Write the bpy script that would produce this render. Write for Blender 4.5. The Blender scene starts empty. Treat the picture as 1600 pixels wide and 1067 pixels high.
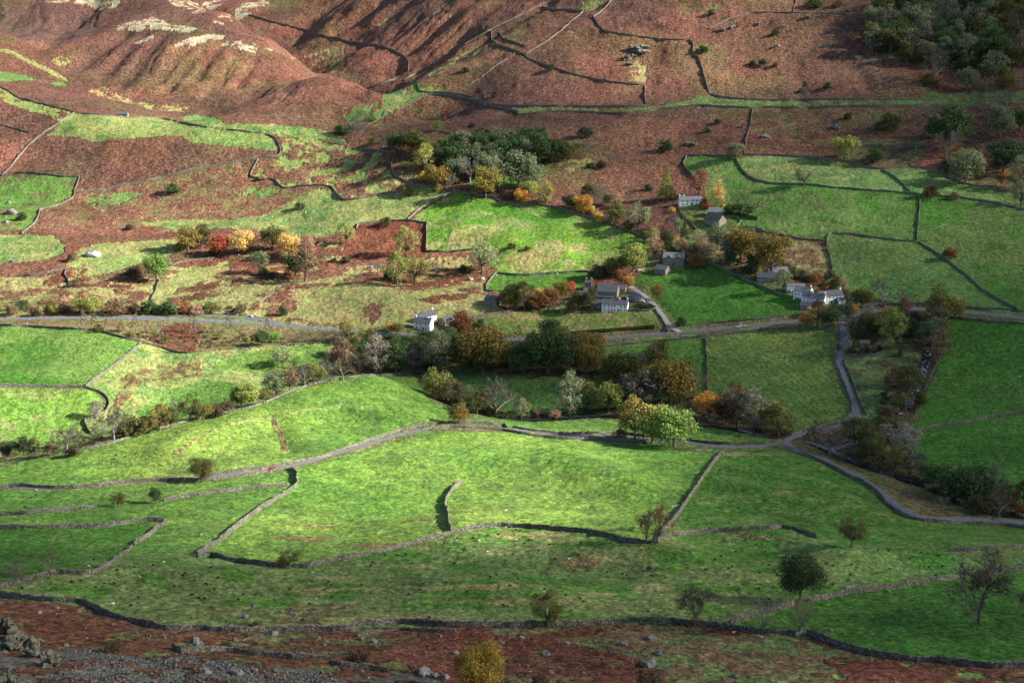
import bpy, bmesh, math, random
import numpy as np
from mathutils import Vector
from math import radians, sin, cos, pi
random.seed(7)
RNG = np.random.default_rng(11)
sc = bpy.context.scene
col = sc.collection
CZ = 262.0            # camera height above the river
PITCH = radians(15.0)
FPX = 2200.0          # focal length in photo pixels (1600 wide)
SUN_EL = radians(29.0)
SUN_AZ = radians(-4.0)  # towards +Y from +X
SKY, SUN, EXPO = 0.065, 5.0, 1.7
SUN_DIR = np.array([cos(SUN_EL)*cos(SUN_AZ), cos(SUN_EL)*sin(SUN_AZ), sin(SUN_EL)])

# ------------------------------------------------------------------ noise
def _hash(ix, iy, s):
    h = (ix.astype(np.int64)*374761393 + iy.astype(np.int64)*668265263 + s*1442695041) & 0xffffffff
    h = ((h ^ (h >> 13))*1274126177) & 0xffffffff
    return ((h ^ (h >> 16)) & 0xffffffff)/4294967295.0
def vnoise(x, y, s=0):
    ix = np.floor(x); iy = np.floor(y); fx = x-ix; fy = y-iy
    fx = fx*fx*fx*(fx*(fx*6-15)+10); fy = fy*fy*fy*(fy*(fy*6-15)+10)
    a = _hash(ix, iy, s); b = _hash(ix+1, iy, s); c = _hash(ix, iy+1, s); d = _hash(ix+1, iy+1, s)
    return (a*(1-fx)+b*fx)*(1-fy)+(c*(1-fx)+d*fx)*fy
def fbm(x, y, s=0, o=4):
    r = 0; amp = .5; tot = 0
    for k in range(o):
        r = r+amp*vnoise(x*2**k+17.3*k, y*2**k-9.1*k, s+k); tot += amp; amp *= .5
    return r/tot
def sstep(a, b, x):
    t = np.clip((x-a)/(b-a), 0, 1); return t*t*(3-2*t)

# ------------------------------------------------------------------ camera geometry
def raydir(px, py):
    u = (np.asarray(px, float)-800)/FPX; v = (533.5-np.asarray(py, float))/FPX
    return u, cos(PITCH)+v*sin(PITCH), -sin(PITCH)+v*cos(PITCH)
def at_dist(px, py, d):
    x, y, z = raydir(px, py); t = d/y
    return x*t, d, CZ+z*t
# crop windows used while surveying the photograph: 1600 crop pixels across 540 photo pixels
CR = {'A': (0, 0), 'B': (530, 0), 'C': (1060, 0), 'D': (0, 350), 'E': (530, 350), 'F': (1060, 350),
      'G': (0, 707), 'H': (530, 707), 'I': (1060, 707)}
def P(*a):
    """'A', x, y, x, y, 'B', x, y ... -> photo pixels ('P' = full photo)"""
    out = []; ox, oy, k = 0, 0, 1.0; i = 0
    while i < len(a):
        if isinstance(a[i], str):
            if a[i] == 'P': ox, oy, k = 0, 0, 1.0
            else: (ox, oy), k = CR[a[i]], .3375
            i += 1
        else:
            out.append((ox+a[i]*k, oy+a[i+1]*k)); i += 2
    return out

# ------------------------------------------------------------------ base relief from surveyed points
CP = [  # photo x, photo y, forward distance
 (0,1067,300),(0,930,415),(0,850,498),(0,755,612),(20,728,655),(150,690,690),(300,648,737),(450,605,785),(600,590,820),
 (0,700,775),(150,672,795),(300,640,830),(450,600,870),(520,585,880),(640,592,873),
 (400,1067,315),(400,985,385),(400,880,480),(400,790,585),(400,700,685),(500,640,755),
 (800,1067,330),(800,980,396),(800,900,470),(800,830,546),(800,760,625),(800,690,718),(760,664,748),
 (1200,1067,340),(1200,970,410),(1200,900,476),(1200,835,547),(1200,760,632),(1200,700,712),
 (1600,1067,350),(1600,1030,376),(1600,890,492),(1600,855,530),(1600,815,612),
 (1460,757,670),(1290,695,735),(850,672,768),(700,632,830),(650,603,862),(1000,655,785),
 (1200,600,850),(1500,600,838),(1500,680,742),(1380,600,835),(800,600,858),(400,560,915),(200,580,890),
 (0,550,920),(0,605,845),(1000,570,900),
 (0,500,1000),(250,497,1000),(500,512,990),(800,528,970),(1060,518,965),(1270,497,965),(1400,480,975),(1600,497,930),
 (0,470,1055),(0,430,1115),(0,350,1240),(0,270,1370),(200,400,1160),(200,300,1320),(400,420,1130),(400,300,1310),
 (300,470,1050),(700,470,1040),(700,420,1120),(900,420,1110),(1000,480,1015),(1150,450,1035),(1100,420,1080),
 (1300,420,1050),(1600,440,1020),(800,330,1210),(680,280,1285),(550,330,1240),(550,280,1310),(1000,300,1250),(1000,350,1170),
 (1300,330,1150),(1600,330,1140),(1200,240,1290),(1500,240,1270),(900,250,1320),(700,200,1400),
 (0,140,1500),(120,180,1450),(300,190,1430),(420,205,1400),(600,245,1330),
 (100,132,1650),(190,160,1600),(330,185,1520),(540,200,1440),(0,60,1800),
 (350,100,1700),(150,40,1950),(0,0,2100),(200,-60,2250),(250,140,1640),(400,150,1580),
 (600,150,1560),(640,130,1590),(500,40,2000),(400,10,2150),(700,0,1900),(850,0,1800),(800,100,1600),(560,90,1830),(480,60,2000),(330,-40,2400),
 (1000,170,1440),(1000,0,1700),(1000,90,1570),(1300,165,1400),(1300,0,1650),(1600,160,1380),(1600,0,1630),
]
_left = [c for c in CP if c[0] == 0]; _right = [c for c in CP if c[0] == 1600]
pts = []
for (px, py, d) in CP: pts.append(at_dist(px, py, d))
for s in (350, 900):
    for (px, py, d) in _left: pts.append(at_dist(-s, py, d))
    for (px, py, d) in _right: pts.append(at_dist(1600+s, py, d))
for px in (-500, 800, 2100):
    x, y, z = raydir(px, 600); az = x/y
    for (d, zz) in ((0, 257), (30, 226), (60, 196), (130, 150), (200, 120), (2700, 420), (3500, 520)):
        pts.append((az*d+(px-800)*.02, d, zz))
for (px, py, d) in ((250,-25,2120),(300,0,2000),(365,32,1890),(430,65,1800),(520,120,1600),(580,165,1480)):   # the spur falls away behind its skyline
    x, y, z = at_dist(px, py, d); pts.append((x, y, z)); pts.append((x*(1+60/d)+30, d+60, z-30))
pts = np.array(pts)
SC = 1000.0
def _k(r2): return np.where(r2 > 1e-12, .5*r2*np.log(np.maximum(r2, 1e-12)), 0)
n = len(pts); XY = pts[:, :2]/SC
A = np.zeros((n+3, n+3)); d2 = ((XY[:, None]-XY[None])**2).sum(-1)
A[:n, :n] = _k(d2)+np.eye(n)*2e-4
A[:n, n] = 1; A[:n, n+1:] = XY; A[n, :n] = 1; A[n+1:, :n] = XY.T
W = np.linalg.solve(A, np.concatenate([pts[:, 2], [0, 0, 0]]))
def tps(x, y):
    sh = x.shape; x = x.ravel()/SC; y = y.ravel()/SC; out = np.empty(x.size)
    for i in range(0, x.size, 60000):
        a = x[i:i+60000]; b = y[i:i+60000]
        r2 = (a[:, None]-XY[None, :, 0])**2+(b[:, None]-XY[None, :, 1])**2
        out[i:i+60000] = _k(r2)@W[:n]+W[n]+W[n+1]*a+W[n+2]*b
    return out.reshape(sh)

# regular height grid for sampling
GX0, GX1, GY0, GY1, GS = -1500.0, 1500.0, 0.0, 3000.0, 3.0
gx = np.arange(GX0, GX1+.1, GS); gy = np.arange(GY0, GY1+.1, GS)
_cx = np.arange(GX0, GX1+12.1, 12.0); _cy = np.arange(GY0, GY1+12.1, 12.0)
_C = tps(*np.meshgrid(_cx, _cy))      # rows = y
def cubic(G, x0, y0, s, x, y):
    """Catmull-Rom sampling of a grid"""
    u = (x-x0)/s; v = (y-y0)/s; ny, nx = G.shape
    iu = np.clip(np.floor(u).astype(int), 1, nx-3); iv = np.clip(np.floor(v).astype(int), 1, ny-3)
    fu = np.clip(u-iu, -1, 2); fv = np.clip(v-iv, -1, 2)
    def w(f): return (-.5*f+f*f-.5*f**3, 1-2.5*f*f+1.5*f**3, .5*f+2*f*f-1.5*f**3, -.5*f*f+.5*f**3)
    wu, wv = w(fu), w(fv); r = 0
    for j in range(4):
        row = 0
        for i in range(4): row = row+wu[i]*G[iv+j-1, iu+i-1]
        r = r+wv[j]*row
    return r
def bil(G, x, y):
    u = np.clip((x-GX0)/GS, 0, G.shape[1]-1.001); v = np.clip((y-GY0)/GS, 0, G.shape[0]-1.001)
    iu = u.astype(int); iv = v.astype(int); fu = u-iu; fv = v-iv
    return (G[iv, iu]*(1-fu)+G[iv, iu+1]*fu)*(1-fv)+(G[iv+1, iu]*(1-fu)+G[iv+1, iu+1]*fu)*fv
MX, MY = np.meshgrid(gx, gy)
def base_h(x, y): return cubic(_C, GX0, GY0, 12.0, x, y)
H = base_h(MX, MY)

_marchY = np.concatenate([np.arange(150, 900, 1.5), np.arange(900, 2700, 3.0)])
def cast(pp):
    """photo pixels -> points on the ground (first hit along the line of sight)"""
    pp = np.array(pp, float); out = np.zeros((len(pp), 3))
    for i0 in range(0, len(pp), 800):
        q = pp[i0:i0+800]; dx, dy, dz = raydir(q[:, 0], q[:, 1])
        Y = _marchY[None, :]; X = (dx/dy)[:, None]*Y; Z = CZ+(dz/dy)[:, None]*Y
        D = Z-bil(H, X, Y+0*X); below = D < 0
        k = np.where(below.any(1), below.argmax(1), len(_marchY)-1); k = np.maximum(k, 1)
        r = np.arange(len(q)); d1 = D[r, k]; d0 = D[r, k-1]
        f = np.clip(d0/np.maximum(d0-d1, 1e-6), 0, 1)
        yy = _marchY[k-1]+(_marchY[k]-_marchY[k-1])*f; xx = dx/dy*yy
        out[i0:i0+800] = np.stack([xx, yy, bil(H, xx, yy)], 1)
    return out
def dense(pp, step=6.0):
    """extra points along a pixel polyline"""
    o = [pp[0]]
    for a, b in zip(pp, pp[1:]):
        m = max(1, int(math.hypot(b[0]-a[0], b[1]-a[1])/step))
        for k in range(1, m+1): o.append((a[0]+(b[0]-a[0])*k/m, a[1]+(b[1]-a[1])*k/m))
    return o
def smooth_line(w, it=1):
    w = np.array(w, float)
    for _ in range(it):
        m = w.copy()
        if len(w) > 2: m[1:-1] = .25*w[:-2]+.5*w[1:-1]+.25*w[2:]
        w = m
    return w
def resample(w, step):
    w = np.asarray(w, float)
    s = np.concatenate([[0], np.cumsum(np.hypot(*(np.diff(w[:, :2], axis=0).T)))])
    m = max(2, int(s[-1]/step)+1); t = np.linspace(0, s[-1], m)
    return np.stack([np.interp(t, s, w[:, k]) for k in range(w.shape[1])], 1)
def line_dist(x, y, w, R):
    """distance to polyline and the arc parameter index, only near it (others get 1e9)"""
    d = np.full(x.shape, 1e9); tz = np.zeros(x.shape)
    m = (x > w[:, 0].min()-R) & (x < w[:, 0].max()+R) & (y > w[:, 1].min()-R) & (y < w[:, 1].max()+R)
    idx = np.nonzero(m.ravel())[0]; xr = x.ravel()[idx]; yr = y.ravel()[idx]
    dd = np.full(idx.size, 1e9); zz = np.zeros(idx.size)
    for a, b in zip(w[:-1], w[1:]):
        lo = (xr > min(a[0], b[0])-R) & (xr < max(a[0], b[0])+R) & (yr > min(a[1], b[1])-R) & (yr < max(a[1], b[1])+R)
        k = np.nonzero(lo)[0]
        if not k.size: continue
        ex, ey = b[0]-a[0], b[1]-a[1]; L = ex*ex+ey*ey+1e-9
        t = np.clip(((xr[k]-a[0])*ex+(yr[k]-a[1])*ey)/L, 0, 1)
        q = np.hypot(xr[k]-a[0]-t*ex, yr[k]-a[1]-t*ey)
        u = q < dd[k]; kk = k[u]; dd[kk] = q[u]; zz[kk] = a[2]+(b[2]-a[2])*t[u]
    d.ravel()[idx] = dd; tz.ravel()[idx] = zz
    return d, tz
def inside(x, y, w):
    r = np.zeros(x.shape, bool)
    m = (x > w[:, 0].min()) & (x < w[:, 0].max()) & (y > w[:, 1].min()) & (y < w[:, 1].max())
    idx = np.nonzero(m)[0]; xr = x[idx]; yr = y[idx]; c = np.zeros(idx.size, bool)
    for a, b in zip(w, np.roll(w, -1, 0)):
        if a[1] == b[1]: continue
        cond = ((a[1] > yr) != (b[1] > yr)) & (xr < (b[0]-a[0])*(yr-a[1])/(b[1]-a[1])+a[0])
        c ^= cond
    r[idx] = c
    return r

# ------------------------------------------------------------------ creases (gullies, becks) and swells (banks, knolls)
CREASES = [  # pixel line, depth (+ = swell), half width
 (P('B',860,0,600,160,400,280,310,350),-3,22),(P('B',760,0,640,80,520,190),-4.5,26),(P('B',620,0,470,110,330,230,260,260),-4.5,26),
 (P('B',500,0,380,80,230,170,100,190),-4,26),(P('B',340,0,210,80,60,170),-4,22),(P('B',960,20,830,90,600,230),-6,22),(P('B',200,0,100,60,0,120),-7,24),
 (P('A',1590,0,1500,40,1400,90),-3.5,22),(P('B',470,260,380,300,230,330),-6,20),
 (P('A',740,170,640,290,560,385),-4.5,18),(P('A',930,230,820,360,770,420),-4,16),(P('A',1100,260,1010,380,960,440),-3.6,16),
 (P('A',1240,300,1180,400,1150,470),-2.2,14),(P('A',560,160,440,240,330,310),-8,26),(P('A',660,150,480,330),-6,22),(P('A',1350,370,1330,440,1310,500),-1.6,10),
 (P('A',1010,220,900,360),-5,18),(P('A',850,230,730,370),-5,18),(P('A',1170,270,1090,400),-5,16),
 (P('A',420,30,330,120,160,240),-6,30),(P('A',140,20,60,120),-5,26),
 (P('C',800,290,840,360,900,450),-2.5,9),(P('C',560,300,555,400,575,470),-2,9),(P('C',600,505,700,600,740,650),-2.5,10),(P('B',1420,395,1470,260),-3,14),
 (P('P',1590,30,1500,160),-3,30),
 # banks and knolls of the fields
 (P('D',780,1060,900,990,1000,945,1100,915,1250,890,1400,860,'E',0,835,140,845,260,885),2.4,15),
 (P('D',1250,900,1290,960,1330,1040),-1.8,7),
 (P('H',520,380,700,345,860,350,1150,375,1300,405),3.0,28),
 (P('H',1050,40,1180,80,1290,140,1400,170),2.2,16),(P('H',400,60,640,40,900,60),1.6,22),(P('H',520,640,700,670,900,680),2.0,14),
 (P('G',300,600,520,560,760,560,980,600),2.2,18),(P('H',1150,480,1350,470,1590,520),2.4,18),(P('I',640,570,800,500,1080,470,1330,470),2.2,18),
 (P('I',260,370,400,395,620,440),2.4,16),(P('I',200,140,420,215,760,235),1.4,12),(P('I',150,60,430,110,620,150),1.2,10),
 (P('D',60,560,250,540,420,580,520,610),5.5,38),(P('D',0,790,200,780,380,800),5.0,34),(P('D',960,640,1120,590,1300,600),3.0,20),(P('D',700,780,900,760,1090,760),2.6,16),
 (P('E',560,40,760,80,980,70),4,30),(P('E',800,150,1000,160),2,16),(P('E',100,330,300,380),3.5,34),
]
SPUR = np.array([at_dist(*q) for q in ((200,-60,2200),(250,-25,2120),(300,0,2000),(365,32,1890),(430,65,1800),(500,108,1655),(545,138,1570))])
FLUTES = [  # slope outline, fall line, amplitude, spacing
 (P('A',150,140,400,110,640,150,900,160,1040,220,1250,260,1500,380,1590,540,1450,590,1000,500,560,420,400,400,250,330,200,250),P('A',780,190,600,400),1.6,13),
 (P('A',-200,60,0,0,400,20,560,60,480,120,360,220,180,270,60,180),P('A',300,60,180,240),2.8,16),
 (P('B',-120,0,950,0,700,140,560,230,320,350,240,260,0,200,-100,180),P('B',700,20,560,140),3.4,16)]
def apply_creases(x, y, h):
    for off, dep, R in ((44, -17, 40), (-16, 4, 40)):
        w = SPUR.copy(); w[:, 0] += off*.75; w[:, 1] += off*1.0
        d, _ = line_dist(x, y, w, R*3); m = d < R*3; h[m] += dep*np.exp(-(d[m]/R)**2)
    for w, u, amp, per in FLUTEW:
        m = inside(x.ravel(), y.ravel(), w); i = np.nonzero(m)[0]; X = x.ravel()[i]; Y = y.ravel()[i]
        ww = np.concatenate([w, w[:1]]); w3 = np.concatenate([ww, ww[:, :1]*0], 1); d, _ = line_dist(X, Y, w3, 60); e = np.clip(d/60, 0, 1)
        wob = (fbm(X/70, Y/70, 17, 3)-.5)*per*2.2
        a = (X*u[1]-Y*u[0]+wob)/per; b = (X*u[0]+Y*u[1])/(per*9)
        r = fbm(a, b, 19, 3); r2 = np.abs(2*fbm(a*.55, b*.8, 27, 2)-1)
        hh = h.ravel(); hh[i] += e*amp*((r-.5)*1.4-np.exp(-(r2/.16)**2)*.9); h = hh.reshape(h.shape)
    for w, dep, R in CREASE_W:
        d, _ = line_dist(x, y, w, R*2.6)
        m = d < R*2.6
        h[m] += dep*(1.05 if dep < 0 else 1.9)*np.exp(-(d[m]/R)**2)
    return h
CREASE_W = []
FLUTEW = []
for a_, b_, amp, per in FLUTES:
    f_ = cast(b_); u_ = f_[1, :2]-f_[0, :2]; FLUTEW.append((cast(dense(a_, 12))[:, :2], u_/np.hypot(*u_), amp, per))
for line, dep, R in CREASES:
    R = R*.62 if dep < -3 else R
    w = smooth_line(resample(cast(dense(line)), 12.0), 3); CREASE_W.append((w, dep, R))
def rough(x, y):
    k = sstep(1050, 1500, y)
    return (fbm(x/90, y/90, 3, 3)-.5)*(5+5*k)+(fbm(x/30, y/22, 9, 3)-.5)*(2.2+1.6*k)+(fbm(x/11, y/9, 13, 2)-.5)*.45
def ground0(x, y): return apply_creases(x, y, base_h(x, y)+rough(x, y))
H = ground0(MX, MY)

# ------------------------------------------------------------------ roads, lanes, becks cut into it
ROADS = {
 'main': (P('P',-250,503,'D',0,442,200,435,400,432,600,437,800,442,1000,450,1200,460,1400,478,1590,494,'E',200,505,400,520,730,535,900,538,1060,535,1250,525,1450,515,'F',0,500,150,490,300,475,450,460,560,450,740,430,850,410,950,400,1100,390,1250,395,1350,410,1600,435,'P',1800,515), 7.6),
 'layby': (P('D',560,432,700,427,900,421,1100,428,1200,440,1290,458), 6.0),
 'lane': (P('F',745,432,762,465,766,510,765,560,745,610,750,670,775,730,800,790,825,850,830,880,800,910,720,945,600,970,530,985,490,1010), 4.4),
 'west': (P('F',490,1010,400,1029,200,1030,100,1018,0,1003,'E',1290,984,1000,979,780,948,500,933,300,966,100,1032,0,1060,'G',1400,52,1250,78,980,118,700,126,400,154,200,160,0,161,'P',-200,763), 3.6),
 'east': (P('F',490,1010,540,1040,'I',560,2,640,17,720,57,820,107,920,167,970,212,1030,257,1120,290,1250,305,1400,315,1600,325,'P',1800,830), 4.2),
 'farm': (P('F',15,503,'E',1530,480,1505,440,1470,385,1420,338,1370,302,1345,290), 4.6),
}
RIVERS = {
 'river': (P('P',1800,850,1680,830,1600,809,1540,800,1462,761,1400,742,1354,728,1296,700,1262,688,1225,684,1181,677,1161,670,1094,660,1030,655,945,648,894,650,854,655,800,654,739,644,700,630), 4.0),
 'beck': (P('P',1110,372,1190,402,1245,428,1290,447,1330,468,1400,476,1428,497,1446,520,1452,545,1446,566,1443,585,1437,600,1424,625,1405,650,1387,667,1360,682,1322,699,1296,700), 4.4),
}
# the river's hidden lower run, behind the swell of the fields, and the beck's ravine are given on the ground
ROADW = {}; RIVW = {}
for k, (l, wd) in ROADS.items():
    w = smooth_line(resample(cast(dense(l)), 4.0), 8); z = bil(H, w[:, 0], w[:, 1])
    w[:, 2] = smooth_line(z[:, None], 30)[:, 0]; ROADW[k] = (w, wd)
for k, (l, wd) in RIVERS.items():
    w = smooth_line(resample(cast(dense(l)), 4.0), 10); z = bil(H, w[:, 0], w[:, 1])
    z = smooth_line(z[:, None], 60)[:, 0]-.6
    z = np.minimum.accumulate(z) if z[0] > z[-1] else z
    w[:, 2] = z; RIVW[k] = (w, wd)
def cut(x, y, h):
    for k, (w, wd) in RIVW.items():
        d, z = line_dist(x, y, w, wd+9); m = d < wd+9
        t = 1-sstep(wd*.45, wd*.45+6, d[m]); bed = z[m]-.9+np.minimum(d[m]/wd, 1)*.3
        h[m] = h[m]*(1-t)+np.minimum(bed, h[m]+.3)*t
    for k, (w, wd) in ROADW.items():
        d, z = line_dist(x, y, w, wd*.5+8); m = d < wd*.5+8
        t = 1-sstep(wd*.5+1.2, wd*.5+7, d[m]); h[m] = h[m]*(1-t)+(z[m]-.12)*t
    return h
H = cut(MX, MY, H)
def ground(x, y): return cut(x, y, ground0(x, y))
def gz(x, y): return bil(H, np.asarray(x, float), np.asarray(y, float))
# ------------------------------------------------------------------ node helpers
def new_mat(name, rough=.9, spec=.2):
    m = bpy.data.materials.new(name); m.use_nodes = True; nt = m.node_tree
    b = nt.nodes['Principled BSDF']; b.inputs['Roughness'].default_value = rough
    b.inputs['Specular IOR Level'].default_value = spec
    return m, nt, b
def N(nt, t, **kw):
    nd = nt.nodes.new(t)
    for k, v in kw.items():
        if hasattr(nd, k): setattr(nd, k, v)
        else: nd.inputs[k.replace('_', ' ')].default_value = v
    return nd
def L(nt, a, b): nt.links.new(a, b)
def noise(nt, scale, detail=4, rough=.6, vec=None, dist=0):
    nd = N(nt, 'ShaderNodeTexNoise'); nd.inputs['Scale'].default_value = scale; nd.inputs['Detail'].default_value = detail
    nd.inputs['Roughness'].default_value = rough; nd.inputs['Distortion'].default_value = dist
    if vec is not None: L(nt, vec, nd.inputs['Vector'])
    return nd.outputs['Fac']
def maprange(nt, v, a, b, c, d):
    nd = N(nt, 'ShaderNodeMapRange'); L(nt, v, nd.inputs['Value'])
    for k, x in zip(('From Min', 'From Max', 'To Min', 'To Max'), (a, b, c, d)): nd.inputs[k].default_value = x
    return nd.outputs['Result']
def math_(nt, op, a, b=None):
    nd = N(nt, 'ShaderNodeMath', operation=op)
    for i, v in enumerate((a, b)):
        if v is None: continue
        if isinstance(v, (int, float)): nd.inputs[i].default_value = v
        else: L(nt, v, nd.inputs[i])
    return nd.outputs[0]
def vscale(nt, colr, f):
    nd = N(nt, 'ShaderNodeVectorMath', operation='SCALE'); L(nt, colr, nd.inputs[0])
    if isinstance(f, (int, float)): nd.inputs['Scale'].default_value = f
    else: L(nt, f, nd.inputs['Scale'])
    return nd.outputs[0]
def mixc(nt, f, a, b, mode='MIX'):
    nd = N(nt, 'ShaderNodeMix', data_type='RGBA', blend_type=mode)
    for i, v in ((0, f), (6, a), (7, b)):
        if isinstance(v, (int, float)): nd.inputs[i].default_value = v
        elif isinstance(v, tuple): nd.inputs[i].default_value = (*v, 1)
        else: L(nt, v, nd.inputs[i])
    return nd.outputs[2]
def bump(nt, h, dist, strength=1.0):
    nd = N(nt, 'ShaderNodeBump'); nd.inputs['Distance'].default_value = dist; nd.inputs['Strength'].default_value = strength
    L(nt, h, nd.inputs['Height']); return nd.outputs[0]
def simple(name, c, var=.25, scale=1.5, rough=.9, bumpd=0.0, spec=.2):
    m, nt, b = new_mat(name, rough, spec)
    tc = N(nt, 'ShaderNodeTexCoord').outputs['Object']
    f = maprange(nt, noise(nt, scale, 5, .65, tc), .3, .7, 1-var, 1+var)
    rgb = N(nt, 'ShaderNodeRGB'); rgb.outputs[0].default_value = (*c, 1)
    L(nt, vscale(nt, rgb.outputs[0], f), b.inputs['Base Color'])
    if bumpd: L(nt, bump(nt, noise(nt, scale*2, 4, .6, tc), bumpd), b.inputs['Normal'])
    return m

# ------------------------------------------------------------------ object helpers
def tag(o, label=None, cat=None, group=None, kind=None):
    for k, v in (('label', label), ('category', cat), ('group', group), ('kind', kind)):
        if v: o[k] = v
    return o
def link(name, me, parent=None):
    o = bpy.data.objects.new(name, me); col.objects.link(o)
    if parent: o.parent = parent
    return o
def mesh_from(name, V, F, mat=None, smooth=False):
    me = bpy.data.meshes.new(name)
    V = np.asarray(V, np.float32)
    if isinstance(F, np.ndarray):
        k = F.shape[1]
        me.vertices.add(len(V)); me.vertices.foreach_set('co', V.ravel())
        me.loops.add(F.size); me.loops.foreach_set('vertex_index', F.astype(np.int32).ravel())
        me.polygons.add(len(F)); me.polygons.foreach_set('loop_start', np.arange(0, F.size, k, dtype=np.int32))
        me.update(calc_edges=True)
    else:
        me.from_pydata([tuple(v) for v in V.tolist()], [], F); me.update()
    if mat: me.materials.append(mat)
    if smooth: me.polygons.foreach_set('use_smooth', np.ones(len(me.polygons), bool))
    return me
def empty(name, loc, rz=0, scale=1):
    o = bpy.data.objects.new(name, None); col.objects.link(o); o.location = loc; o.rotation_euler = (0, 0, rz)
    o.scale = scale if isinstance(scale, tuple) else (scale,)*3; o.empty_display_size = .5
    return o

# ------------------------------------------------------------------ land cover (albedo of what grows where)
K = {  # colour, bracken, tussock, stripe
 'BR': ((.172,.084,.054), 1, 0, 0), 'BF': ((.150,.062,.036), 1, 0, 0), 'HE': ((.112,.064,.050), .8, .2, 0),
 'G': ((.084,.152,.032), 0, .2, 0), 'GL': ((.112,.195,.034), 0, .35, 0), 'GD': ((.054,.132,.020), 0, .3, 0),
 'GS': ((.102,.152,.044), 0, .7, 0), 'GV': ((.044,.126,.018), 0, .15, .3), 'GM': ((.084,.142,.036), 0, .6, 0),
 'GX': ((.082,.182,.022), 0, .5, 0), 'GO': ((.110,.160,.036), 0, .3, 1), 'GP': ((.165,.195,.062), 0, .6, 0),
 'GR': ((.100,.165,.048), 0, .6, 0),
 'ST': ((.205,.190,.074), 0, .9, 0), 'SC': ((.32,.28,.18), .1, .25, 0), 'RO': ((.105,.105,.042), .2, .9, 0),
 'RB': ((.150,.112,.052), .6, .5, 0), 'RU': ((.135,.095,.045), .3, .9, 0), 'GK': ((.085,.075,.065), 0, .5, 0), 'MD': ((.060,.046,.032), .2, .4, 0),
}
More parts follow.
